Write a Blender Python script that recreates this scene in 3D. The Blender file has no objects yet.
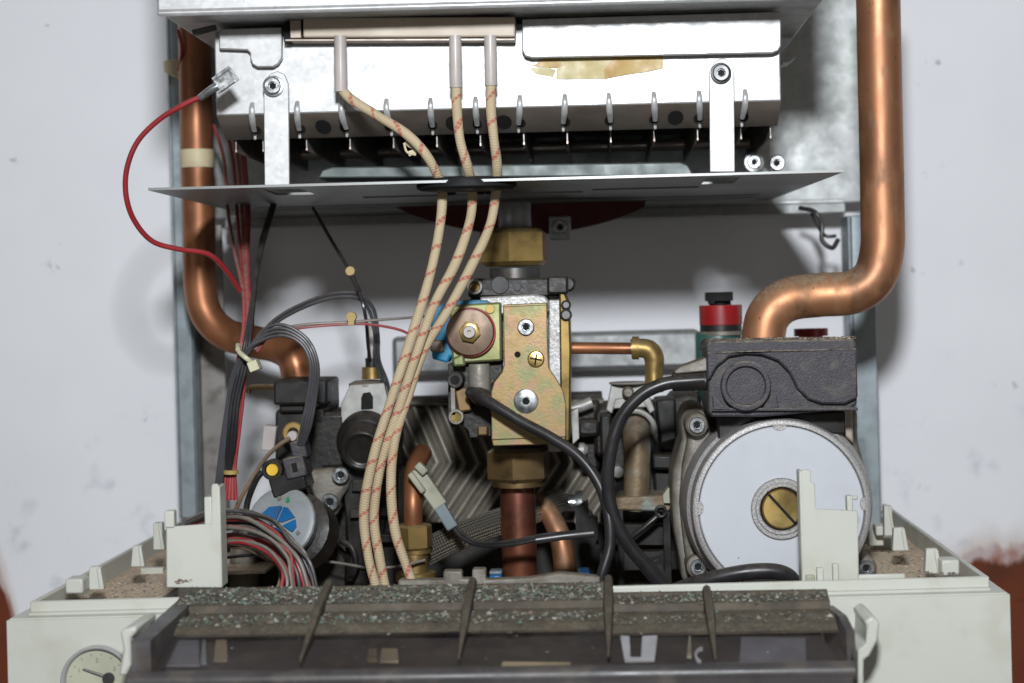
import bpy, bmesh, math, random
from mathutils import Vector, Matrix, Euler
random.seed(7)
S = bpy.context.scene
COL = S.collection
F = 1804.0; PX, PY = 595.0, 298.0; ROLL = math.radians(1.5)
CR, SR = math.cos(ROLL), math.sin(ROLL)
ZC = 1.4   # lens height above the floor

def P(px, py, d):
    """a world point seen at that place in the photograph, standing d metres in front of the lens"""
    u, v = px-PX, PY-py
    a, b = u*CR+v*SR, -u*SR+v*CR
    return Vector((a*d/F, d, ZC+b*d/F))
def L(px, d): return px*d/F

# ------------------------------------------------------------------ camera
cd = bpy.data.cameras.new('camera'); cam = bpy.data.objects.new('camera', cd); COL.objects.link(cam)
cam.matrix_world = Matrix(((CR, SR, 0, 0), (0, 0, -1, 0), (-SR, CR, 0, ZC), (0, 0, 0, 1)))
cd.sensor_width = 36; cd.lens = F/1024*36; cd.shift_x = -(PX-512)/1024; cd.shift_y = (PY-341.5)/1024
cd.clip_start = .02; cd.clip_end = 50
cd.dof.use_dof = True; cd.dof.focus_distance = .875; cd.dof.aperture_fstop = 9
S.camera = cam
S.render.resolution_x = 1024; S.render.resolution_y = 683
S.view_settings.view_transform = 'Standard'; S.view_settings.look = 'None'; S.view_settings.exposure = 0; S.view_settings.gamma = 1
w = bpy.data.worlds.new('World'); S.world = w; w.use_nodes = True
bg = w.node_tree.nodes['Background']; bg.inputs[0].default_value = (1, .95, .88, 1); bg.inputs[1].default_value = .10
def area(name, loc, target, size, power, col):
    ld = bpy.data.lights.new(name, 'AREA'); ld.shape = 'DISK'; ld.size = size; ld.energy = power; ld.color = col
    o = bpy.data.objects.new(name, ld); COL.objects.link(o); o.location = loc
    o.rotation_euler = (Vector(target)-Vector(loc)).to_track_quat('-Z', 'Y').to_euler()
    o['kind'] = 'structure'
    return o
area('camera_flash', (0, .0, ZC+.25), (-.02, 1.1, ZC-.02), .075, 10.0, (.93, .96, 1))
area('soft_fill_light', (-1.3, -.7, ZC+.1), (0, 1, ZC-.1), 1.0, 1.4, (1, .97, .93))  # added fill lamp from the left, no window is seen there
area('soft_fill_light', (1.3, -.9, ZC-.2), (0, 1, ZC-.1), 1.0, 1.4, (1, .97, .93))  # second added fill lamp, from the right

# ------------------------------------------------------------------ materials
def mat(name, col, rough=.5, metal=0., col2=None, vs=60, vdet=4, vlo=.35, vhi=.7, dirt=0., dcol=(.12,.09,.06), ds=90,
        dust=0., dustcol=(.30,.26,.20), bump=0., bs=300, spots=0., spcol=(.03,.03,.03), sps=300, spec=.5, coat=0., stretch=None, rvar=.12, aniso=0):
    m = bpy.data.materials.new(name); m.use_nodes = True; nt = m.node_tree; N = nt.nodes; K = nt.links
    bs_ = N['Principled BSDF']; tc = N.new('ShaderNodeTexCoord'); mp = N.new('ShaderNodeMapping')
    K.new(tc.outputs['Object'], mp.inputs[0])
    if stretch: mp.inputs['Scale'].default_value = stretch
    def noise(scale, det=4, off=0):
        n = N.new('ShaderNodeTexNoise'); n.inputs['Scale'].default_value = scale; n.inputs['Detail'].default_value = det
        n.noise_dimensions = '4D'; n.inputs['W'].default_value = off; K.new(mp.outputs[0], n.inputs[0]); return n.outputs[0]
    def ramp(src, lo, hi):
        r = N.new('ShaderNodeMapRange'); r.interpolation_type = 'SMOOTHSTEP'
        r.inputs[1].default_value = lo; r.inputs[2].default_value = hi; K.new(src, r.inputs[0]); return r.outputs[0]
    def mul(a, b):
        x = N.new('ShaderNodeMath'); x.operation = 'MULTIPLY'
        for i, q in enumerate((a, b)):
            if isinstance(q, (int, float)): x.inputs[i].default_value = q
            else: K.new(q, x.inputs[i])
        return x.outputs[0]
    def mix(f, a, b):
        x = N.new('ShaderNodeMix'); x.data_type = 'RGBA'
        for i, q in ((0, f), (6, a), (7, b)):
            if hasattr(q, 'is_linked'): K.new(q, x.inputs[i])
            elif i == 0: x.inputs[0].default_value = q
            else: x.inputs[i].default_value = (*q, 1)
        return x.outputs[2]
    c2 = col2 or tuple(c*.82 for c in col)
    c = mix(ramp(noise(vs, vdet), vlo, vhi), col, c2)
    rgh = None
    met = None
    if dirt:
        f = mul(ramp(noise(ds, 6, 3), .48, .68), dirt); c = mix(f, c, dcol)
    if spots:
        v = N.new('ShaderNodeTexVoronoi'); v.inputs['Scale'].default_value = sps; K.new(mp.outputs[0], v.inputs[0])
        f = mul(ramp(v.outputs['Distance'], spots, spots*.6), ramp(noise(sps*.25, 2, 9), .5, .56)); c = mix(f, c, spcol)
    df = None
    if dust:
        g = N.new('ShaderNodeNewGeometry'); sp = N.new('ShaderNodeSeparateXYZ'); K.new(g.outputs['Normal'], sp.inputs[0])
        up = ramp(sp.outputs[2], .15, .85)
        df = mul(mul(up, ramp(noise(220, 6, 5), .25, .55)), dust)
        fl = mul(ramp(noise(130, 8, 7), .5, .75), dust*.35)
        ad = N.new('ShaderNodeMath'); ad.operation = 'MAXIMUM'; K.new(df, ad.inputs[0]); K.new(fl, ad.inputs[1]); df = ad.outputs[0]
        c = mix(df, c, mix(ramp(noise(500, 3, 8), .35, .65), dustcol, tuple(q*.55 for q in dustcol)))
        inv = N.new('ShaderNodeMath'); inv.operation = 'SUBTRACT'; inv.inputs[0].default_value = 1; K.new(df, inv.inputs[1])
        met = mul(inv.outputs[0], metal)
    rn = N.new('ShaderNodeMapRange'); rn.inputs[3].default_value = max(.03, rough-rvar); rn.inputs[4].default_value = min(1, rough+rvar)
    rn.inputs[1].default_value = .3; rn.inputs[2].default_value = .7
    K.new(noise(vs*1.7, 5, 2), rn.inputs[0]); rgh = rn.outputs[0]
    if df is not None:
        x = N.new('ShaderNodeMix'); K.new(df, x.inputs[0]); K.new(rgh, x.inputs[2]); x.inputs[3].default_value = .95; rgh = x.outputs[0]
    K.new(c, bs_.inputs['Base Color']); K.new(rgh, bs_.inputs['Roughness'])
    if met is not None: K.new(met, bs_.inputs['Metallic'])
    else: bs_.inputs['Metallic'].default_value = metal
    bs_.inputs['Specular IOR Level'].default_value = spec; bs_.inputs['Coat Weight'].default_value = coat
    if bump:
        b = N.new('ShaderNodeBump'); b.inputs['Strength'].default_value = bump; b.inputs['Distance'].default_value = .0006
        K.new(noise(bs, 5, 4), b.inputs['Height']); K.new(b.outputs[0], bs_.inputs['Normal'])
    m['c'] = 1
    return m

def spangle(name, ca, cb, rough=.42, metal=.75, sc=320, dust=0.):
    m = mat(name, ca, rough, metal, dirt=.25, dcol=tuple(c*.6 for c in ca), ds=40, dust=dust)
    nt = m.node_tree; N = nt.nodes; K = nt.links; bs_ = N['Principled BSDF']
    v = N.new('ShaderNodeTexVoronoi'); v.inputs['Scale'].default_value = sc
    tc = next(n for n in N if n.type == 'MAPPING'); K.new(tc.outputs[0], v.inputs[0])
    r = N.new('ShaderNodeSeparateColor'); K.new(v.outputs['Color'], r.inputs[0])
    x = N.new('ShaderNodeMix'); x.data_type = 'RGBA'; x.inputs[6].default_value = (*ca, 1); x.inputs[7].default_value = (*cb, 1)
    K.new(r.outputs[0], x.inputs[0])
    y = N.new('ShaderNodeMix'); y.data_type = 'RGBA'; y.inputs[0].default_value = .55
    src = bs_.inputs['Base Color'].links[0].from_socket
    K.new(src, y.inputs[6]); K.new(x.outputs[2], y.inputs[7]); K.new(y.outputs[2], bs_.inputs['Base Color'])
    return m

M = {}
M['galv'] = spangle('galvanised_steel', (.46,.48,.47), (.34,.36,.35), .5, .45)
M['galv_b'] = spangle('bright_steel', (.54,.54,.535), (.38,.39,.39), .45, .4, 420)
M['galv_d'] = spangle('dull_steel', (.30,.31,.31), (.22,.23,.23), .5, .6, 300, dust=.5)
M['rail'] = spangle('rail_steel', (.30,.35,.37), (.24,.28,.30), .45, .6, 260)
M['plate'] = mat('brushed_steel', (.23,.235,.23), .42, .6, vs=12, stretch=(.15,1,1), dirt=.4, dcol=(.17,.16,.14), ds=60)
M['skirt'] = mat('heat_tinted_steel', (.40,.34,.29), .45, .45, (.32,.265,.22), dirt=.4, dcol=(.16,.11,.08), ds=30)
M['burn'] = mat('burner_steel', (.26,.245,.23), .5, .5, dirt=.6, dcol=(.09,.075,.06))
M['dark'] = mat('dark_matt', (.03,.028,.026), .8, 0, dust=.3)  # near-black; on the filler block it stands in for shade
M['copper'] = mat('copper', (.37,.155,.072), .44, .6, (.25,.10,.045), vs=14, stretch=(1,1,.45), dirt=.7, dcol=(.15,.06,.03), ds=60, spots=.15, spcol=(.14,.06,.035), sps=330)
M['copper_dusty'] = mat('dusty_copper', (.50,.24,.12), .43, .7, (.36,.165,.085), vs=18, stretch=(1,1,.5), dirt=.65, dcol=(.18,.095,.055), ds=60, dust=.85, dustcol=(.27,.22,.145), spots=.14, spcol=(.18,.09,.05), sps=260, bump=.15, bs=160)
M['copper_dk'] = mat('tarnished_copper', (.24,.085,.045), .42, .7, (.13,.045,.03), vs=25, dirt=.6, dcol=(.05,.022,.015), dust=.4, dustcol=(.14,.1,.07))
M['brass'] = mat('brass', (.36,.25,.085), .44, .7, (.24,.16,.055), vs=40, dirt=.6, dcol=(.10,.065,.03), dust=.55, dustcol=(.20,.16,.09))
M['brass_br'] = mat('bright_brass', (.75,.56,.22), .28, .95, (.6,.42,.15), vs=30, dirt=.3)
M['brass_dk'] = mat('dark_brass', (.20,.13,.055), .45, .7, (.12,.08,.04), vs=40, dirt=.6, dcol=(.05,.035,.02), dust=.5)
M['zincy'] = mat('yellow_passivated_zinc', (.31,.215,.095), .45, .45, (.215,.215,.10), vs=110, vdet=10, vlo=.42, vhi=.6, dirt=.8, dcol=(.34,.19,.13), ds=130, bump=.12, bs=700)
M['zincg'] = mat('green_passivated_zinc', (.32,.31,.14), .35, .6, (.18,.24,.10), vs=60, dirt=.5, dcol=(.34,.30,.2), dust=.3)
M['alu'] = mat('cast_aluminium', (.50,.50,.49), .5, .55, (.36,.36,.35), vs=500, dirt=.4, dcol=(.22,.2,.17), ds=60, bump=.5, bs=900, dust=.45)
M['alu_dirty'] = mat('grimy_cast_aluminium', (.26,.245,.21), .55, .35, (.17,.155,.13), vs=90, dirt=.65, dcol=(.07,.058,.045), ds=60, bump=.4, bs=600, dust=.7, dustcol=(.22,.18,.13))
M['alu_speck'] = mat('speckled_aluminium', (.42,.41,.40), .5, .4, (.25,.24,.24), vs=1400, vdet=2, vlo=.35, vhi=.65, bump=.35, bs=1200, dirt=.3, dcol=(.22,.2,.17))
M['label'] = mat('white_disc_paint', (.50,.52,.555), .42, .0, (.47,.49,.525), vs=20, dirt=.08, dcol=(.35,.35,.35), spots=.07, sps=140, spec=.35)
M['boxgrey'] = mat('dark_grey_textured_plastic', (.050,.048,.057), .5, 0, (.030,.028,.034), vs=1500, vdet=2, bump=.5, bs=1300, dust=.85, dustcol=(.30,.26,.20), spec=.35)
M['black'] = mat('black_plastic', (.009,.009,.009), .36, 0, (.018,.016,.014), vs=60, dust=.35, dustcol=(.11,.09,.07), spec=.4)
M['blackm'] = mat('grimy_black_casting', (.012,.011,.010), .45, .1, (.026,.022,.018), vs=80, dust=.45, dustcol=(.12,.095,.07), bump=.4, bs=400, spec=.4)
M['rubber'] = mat('black_rubber', (.014,.013,.015), .34, 0, (.02,.019,.02), vs=80, dust=.3, dustcol=(.14,.12,.09), rvar=.08, spec=.45)
M['wire_blk'] = mat('black_wire', (.018,.018,.02), .4, 0, dust=.3, dustcol=(.15,.13,.11))
M['wire_gry'] = mat('grey_wire', (.055,.055,.062), .4, 0, (.04,.04,.045), vs=80, dust=.55, dustcol=(.20,.17,.13))
M['wire_red'] = mat('red_wire', (.30,.018,.024), .42, 0, (.22,.016,.02), vs=50, dust=.35, dustcol=(.26,.15,.12))
M['wire_pnk'] = mat('dusty_red_wire', (.32,.045,.045), .45, 0, (.23,.035,.035), vs=60, dust=.6, dustcol=(.28,.20,.16))
M['wire_brn'] = mat('brown_sleeve', (.19,.12,.075), .5, .1, (.12,.08,.05), dust=.5)
M['thin'] = mat('thin_grey_wire', (.20,.18,.16), .45, .2, dust=.5)
M['ceramic'] = mat('ceramic', (.46,.42,.40), .38, 0, (.38,.34,.32), vs=40, dirt=.2, dcol=(.3,.25,.2))
M['beige'] = mat('beige_ceramic', (.50,.43,.34), .5, 0, (.44,.37,.29), vs=30, dirt=.2, dcol=(.34,.26,.19))
M['tape'] = mat('cream_tape', (.60,.52,.33), .6, 0, dirt=.25)
M['tie'] = mat('translucent_tie', (.58,.56,.38), .4, 0, dirt=.2)
M['amber'] = mat('amber_clip', (.42,.30,.10), .4, 0, dirt=.2)
M['tray'] = mat('ivory_plastic', (.52,.53,.475), .42, 0, (.49,.50,.445), vs=8, dirt=.3, dcol=(.37,.34,.25), ds=45, bump=.08, bs=900, spec=.4)
M['tray_dusty'] = mat('dusty_ivory_plastic', (.55,.52,.43), .7, 0, (.52,.43,.31), vs=50, dirt=.5, dcol=(.5,.38,.25), ds=120, dust=1, dustcol=(.66,.52,.37), bump=.4, bs=700)
M['clipw'] = mat('ivory_connector', (.38,.38,.29), .4, 0, dirt=.3)
M['clipb'] = mat('pale_blue_connector', (.20,.25,.27), .4, 0, dirt=.3)
M['disc'] = mat('grey_disc_plastic', (.27,.295,.31), .42, 0, (.22,.245,.255), vs=40, dirt=.4, dcol=(.14,.14,.12), dust=.4)
M['blue'] = mat('blue_plastic', (.006,.12,.32), .35, 0, (.006,.09,.24), vs=60, dirt=.2)
M['cyan'] = mat('sky_blue_plastic', (.012,.22,.40), .35, 0, (.012,.16,.30), vs=60, dust=.5)
M['red'] = mat('red_plastic', (.32,.010,.014), .35, 0, (.24,.008,.010), vs=60, dust=.35)
M['gasket'] = mat('dark_red_gasket', (.075,.006,.009), .7, 0)
M['green'] = mat('dark_green_plastic', (.03,.12,.10), .4, 0, dust=.4)
M['yellow'] = mat('yellow_plastic', (.80,.50,.03), .4, 0)
M['greenp'] = mat('green_print', (.02,.28,.10), .5, 0)
M['steel'] = mat('zinc_screw', (.52,.54,.55), .28, .9, (.36,.38,.39), vs=200, dirt=.3)
M['steel_dk'] = mat('dark_steel', (.10,.10,.10), .4, .7, dirt=.3)
M['hole'] = mat('hole_black', (.006,.006,.006), .9, 0)
M['exch'] = mat('stainless_corrugation', (.50,.47,.40), .40, .55, (.36,.33,.28), vs=40, dirt=.4, dcol=(.15,.125,.095), ds=60)
M['grease'] = mat('grimy_white_metal', (.42,.42,.40), .42, .3, (.30,.30,.28), vs=60, dirt=.4, dcol=(.14,.12,.09), dust=.5)
M['verdi'] = mat('corroded_bronze', (.24,.18,.11), .5, .5, (.13,.09,.055), vs=50, dirt=.6, dcol=(.22,.29,.28), ds=75, dust=.5, bump=.4, bs=400)
M['gauge'] = mat('gauge_face', (.42,.42,.32), .6, 0)
M['gaugering'] = mat('gauge_ring', (.42,.43,.42), .35, .2)
M['ink'] = mat('faded_ink', (.16,.16,.12), .6, 0)
M['stain'] = mat('yellow_tape_residue', (.42,.29,.07), .5, 0, (.34,.19,.03), vs=70, dirt=.6, dcol=(.42,.24,.06), ds=45)
M['cap_brown'] = mat('browned_metal', (.25,.17,.11), .45, .3, (.17,.115,.08), vs=60, dirt=.5, dcol=(.10,.075,.055), ds=80)
M['grommet'] = mat('grommet_rubber', (.006,.006,.006), .6, 0, spec=.15)
M['gold_edge'] = mat('gold_edge', (.26,.18,.06), .38, .8, (.16,.11,.04), vs=50, dirt=.6, dcol=(.07,.05,.025))
M['pad_grey'] = mat('pad_grey', (.15,.155,.18), .5, 0)
M['strip_tan'] = mat('strip_tan', (.24,.20,.14), .5, 0)
M['valley'] = mat('dark_groove', (.10,.085,.065), .7, 0)  # exchanger grooves are coloured darker than the ribs
M['lip'] = mat('grey_green_steel', (.12,.14,.135), .5, .3)
M['stain2'] = mat('pale_tape_residue', (.46,.43,.22), .5, 0, (.42,.34,.14), vs=70, dirt=.4, dcol=(.5,.36,.14), ds=60)
M['coverg'] = mat('grimy_cover_plastic', (.080,.066,.050), .6, 0, (.050,.042,.033), vs=60, dirt=.7, dcol=(.12,.102,.075), ds=80, dust=.45, dustcol=(.14,.122,.088), bump=.6, bs=500, spec=.18)
M['covers'] = mat('smooth_cover_plastic', (.05,.046,.046), .4, 0, (.035,.032,.032), vs=40, dirt=.5, dcol=(.10,.085,.07), ds=90, bump=.1, bs=300, spec=.35)
for nm, c in (('grit1', (.17,.175,.14)), ('grit2', (.075,.072,.06)), ('grit3', (.10,.145,.12)), ('grit4', (.16,.115,.09)), ('grit5', (.30,.30,.26))):
    M[nm] = mat('grit', c, .8, 0, vs=400)
M['sand'] = mat('sandy_dust', (.42,.33,.23), .95, 0, (.33,.25,.17), vs=200, vdet=8, dirt=.4, dcol=(.5,.43,.34), ds=300, bump=1, bs=700)

# smoky see-through window of the cover
def glass_mat():
    m = bpy.data.materials.new('smoked_clear_plastic'); m.use_nodes = True; nt = m.node_tree; N = nt.nodes; K = nt.links
    b = N['Principled BSDF']; b.inputs['Base Color'].default_value = (.085,.078,.072,1); b.inputs['Roughness'].default_value = .2
    t = N.new('ShaderNodeBsdfTransparent'); t.inputs[0].default_value = (.95,.93,.92,1)
    x = N.new('ShaderNodeMixShader'); n = N.new('ShaderNodeTexNoise'); n.inputs['Scale'].default_value = 45; n.inputs['Detail'].default_value = 8
    tc = N.new('ShaderNodeTexCoord'); K.new(tc.outputs['Object'], n.inputs[0])
    r = N.new('ShaderNodeMapRange'); r.inputs[1].default_value = .35; r.inputs[2].default_value = .7; r.inputs[3].default_value = .06; r.inputs[4].default_value = .26
    K.new(n.outputs[0], r.inputs[0]); K.new(r.outputs[0], x.inputs[0]); K.new(t.outputs[0], x.inputs[1]); K.new(b.outputs[0], x.inputs[2])
    K.new(x.outputs[0], N['Material Output'].inputs[0]); return m
M['smoke'] = glass_mat()

def uv_mat(name, kind):
    m = bpy.data.materials.new(name); m.use_nodes = True; nt = m.node_tree; N = nt.nodes; K = nt.links; b = N['Principled BSDF']
    tc = N.new('ShaderNodeTexCoord'); sp = N.new('ShaderNodeSeparateXYZ'); K.new(tc.outputs['UV'], sp.inputs[0])
    def mth(op, a, c=None):
        x = N.new('ShaderNodeMath'); x.operation = op
        for i, q in enumerate((a, c)):
            if q is None: continue
            if isinstance(q, (int, float)): x.inputs[i].default_value = q
            else: K.new(q, x.inputs[i])
        return x.outputs[0]
    u, v = sp.outputs[0], sp.outputs[1]
    mx = N.new('ShaderNodeMix'); mx.data_type = 'RGBA'
    n = N.new('ShaderNodeTexNoise'); n.inputs['Scale'].default_value = 60; n.inputs['Detail'].default_value = 6; K.new(tc.outputs['Object'], n.inputs[0])
    bp = N.new('ShaderNodeBump'); bp.inputs['Strength'].default_value = .3; bp.inputs['Distance'].default_value = .0003
    if kind == 'stripe':
        s = mth('FRACT', mth('SUBTRACT', mth('MULTIPLY', v, 74), u))
        s = mth('ADD', s, mth('MULTIPLY', mth('SUBTRACT', n.outputs[0], .5), .9))
        band = mth('MULTIPLY', mth('GREATER_THAN', s, .42), mth('LESS_THAN', s, .58))
        # thread gaps inside the stripe
        th = mth('FRACT', mth('ADD', mth('MULTIPLY', v, 420), mth('MULTIPLY', u, 3)))
        K.new(mth('MULTIPLY', band, mth('ADD', mth('MULTIPLY', mth('GREATER_THAN', th, .4), .35), .38)), mx.inputs[0])
        base = N.new('ShaderNodeMix'); base.data_type = 'RGBA'; K.new(n.outputs[0], base.inputs[0])
        base.inputs[6].default_value = (.52,.44,.29,1); base.inputs[7].default_value = (.40,.30,.18,1)
        K.new(base.outputs[2], mx.inputs[6]); mx.inputs[7].default_value = (.38,.05,.04,1)
        w1 = mth('SINE', mth('ADD', mth('MULTIPLY', v, 5000), mth('MULTIPLY', u, 6.2832*2)))
        K.new(w1, bp.inputs['Height']); b.inputs['Roughness'].default_value = .75
    else:
        a = mth('SINE', mth('ADD', mth('MULTIPLY', v, 2600), mth('MULTIPLY', u, 6.2832*12)))
        c = mth('SINE', mth('SUBTRACT', mth('MULTIPLY', v, 2600), mth('MULTIPLY', u, 6.2832*12)))
        h = mth('MULTIPLY', a, c); K.new(h, bp.inputs['Height']); bp.inputs['Distance'].default_value = .0015; bp.inputs['Strength'].default_value = 1
        K.new(mth('MULTIPLY', mth('ADD', h, 1), .5), mx.inputs[0])
        mx.inputs[6].default_value = (.17,.15,.12,1); mx.inputs[7].default_value = (.42,.39,.32,1)
        b.inputs['Metallic'].default_value = .5; b.inputs['Roughness'].default_value = .45
    K.new(mx.outputs[2], b.inputs['Base Color']); K.new(bp.outputs[0], b.inputs['Normal'])
    return m
M['stripe'] = uv_mat('red_striped_cream_braid', 'stripe'); M['braid'] = uv_mat('steel_braid', 'braid')

def wall_mat():
    m = bpy.data.materials.new('painted_plaster'); m.use_nodes = True; nt = m.node_tree; N = nt.nodes; K = nt.links; b = N['Principled BSDF']
    tc = N.new('ShaderNodeTexCoord')
    def noise(s, d, w=0, st=None):
        n = N.new('ShaderNodeTexNoise'); n.noise_dimensions = '4D'; n.inputs['W'].default_value = w; n.inputs['Scale'].default_value = s; n.inputs['Detail'].default_value = d
        if st:
            mp = N.new('ShaderNodeMapping'); mp.inputs['Scale'].default_value = st; K.new(tc.outputs['Object'], mp.inputs[0]); K.new(mp.outputs[0], n.inputs[0])
        else: K.new(tc.outputs['Object'], n.inputs[0])
        return n.outputs[0]
    def rng(s, lo, hi, a=0, c=1):
        r = N.new('ShaderNodeMapRange'); r.interpolation_type = 'SMOOTHSTEP'; K.new(s, r.inputs[0])
        for i, q in zip((1, 2, 3, 4), (lo, hi, a, c)): r.inputs[i].default_value = q
        return r.outputs[0]
    def mth(op, a, c):
        x = N.new('ShaderNodeMath'); x.operation = op
        for i, q in enumerate((a, c)):
            if isinstance(q, (int, float)): x.inputs[i].default_value = q
            else: K.new(q, x.inputs[i])
        return x.outputs[0]
    def mix(f, a, c):
        x = N.new('ShaderNodeMix'); x.data_type = 'RGBA'; K.new(f, x.inputs[0])
        for i, q in ((6, a), (7, c)):
            if isinstance(q, tuple): x.inputs[i].default_value = (*q, 1)
            else: K.new(q, x.inputs[i])
        return x.outputs[2]
    sp = N.new('ShaderNodeSeparateXYZ'); K.new(tc.outputs['Object'], sp.inputs[0]); X, Z = sp.outputs[0], sp.outputs[2]
    c = mix(rng(noise(9, 6, 1), .35, .7), (.83,.84,.87), (.79,.80,.83))
    # grey specks and scuffs, more of them to the left and low
    v = N.new('ShaderNodeTexVoronoi'); v.inputs['Scale'].default_value = 48
    nv = N.new('ShaderNodeTexNoise'); nv.inputs['Scale'].default_value = 90; nv.inputs['Detail'].default_value = 5; K.new(tc.outputs['Object'], nv.inputs[0])
    va = N.new('ShaderNodeVectorMath'); va.operation = 'MULTIPLY_ADD'; K.new(nv.outputs['Color'], va.inputs[0]); va.inputs[1].default_value = (.03,.03,.03); K.new(tc.outputs['Object'], va.inputs[2]); K.new(va.outputs[0], v.inputs[0])
    sc = mth('MULTIPLY', rng(v.outputs['Distance'], .20, .08), rng(noise(17, 3, 5), .54, .62))
    c = mix(mth('MULTIPLY', sc, .65), c, (.24,.25,.28))
    smd = mth('MULTIPLY', rng(noise(40, 8, 6), .56, .72), rng(Z, -.02, -.12)); c = mix(mth('MULTIPLY', smd, .5), c, (.42,.45,.50))
    # left: crumbling plaster over brown paint; right: terracotta paint below a ragged edge
    rag = mth('MULTIPLY', mth('SUBTRACT', noise(28, 8, 2), .5), .035)
    rag2 = mth('MULTIPLY', mth('SUBTRACT', noise(70, 4, 3, (1,1,.25)), .5), .022)
    zz = mth('ADD', mth('ADD', Z, rag), rag2)
    isr = rng(X, -.02, .02)
    # height of the colour change: falls off to the right of the left patch
    edgeL = mth('SUBTRACT', -.150, mth('MULTIPLY', rng(X, -.386, -.346), .12))
    edgeR = mth('ADD', -.184, mth('MULTIPLY', rng(X, .18, .27), .012))
    e = mth('ADD', mth('MULTIPLY', edgeL, mth('SUBTRACT', 1, isr)), mth('MULTIPLY', edgeR, isr))
    dlt = mth('SUBTRACT', zz, e)
    c = mix(rng(dlt, .032, .006, 0, .8), c, (.60,.52,.47))
    pink = mix(rng(noise(50, 6, 8), .4, .6), (.52,.42,.42), (.34,.17,.13))
    c = mix(rng(dlt, .014, .006), c, pink)
    c = mix(rng(dlt, .003, -.002), c, mix(rng(noise(30, 6, 9), .4, .7), (.15,.036,.013), (.10,.028,.013)))
    K.new(c, b.inputs['Base Color']); b.inputs['Roughness'].default_value = .75; b.inputs['Specular IOR Level'].default_value = .25
    bp = N.new('ShaderNodeBump'); bp.inputs['Strength'].default_value = .35; bp.inputs['Distance'].default_value = .002
    h = mth('ADD', noise(22, 6, 4), mth('MULTIPLY', sc, -.6)); K.new(h, bp.inputs['Height']); K.new(bp.outputs[0], b.inputs['Normal'])
    return m
M['wall'] = wall_mat()

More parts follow.
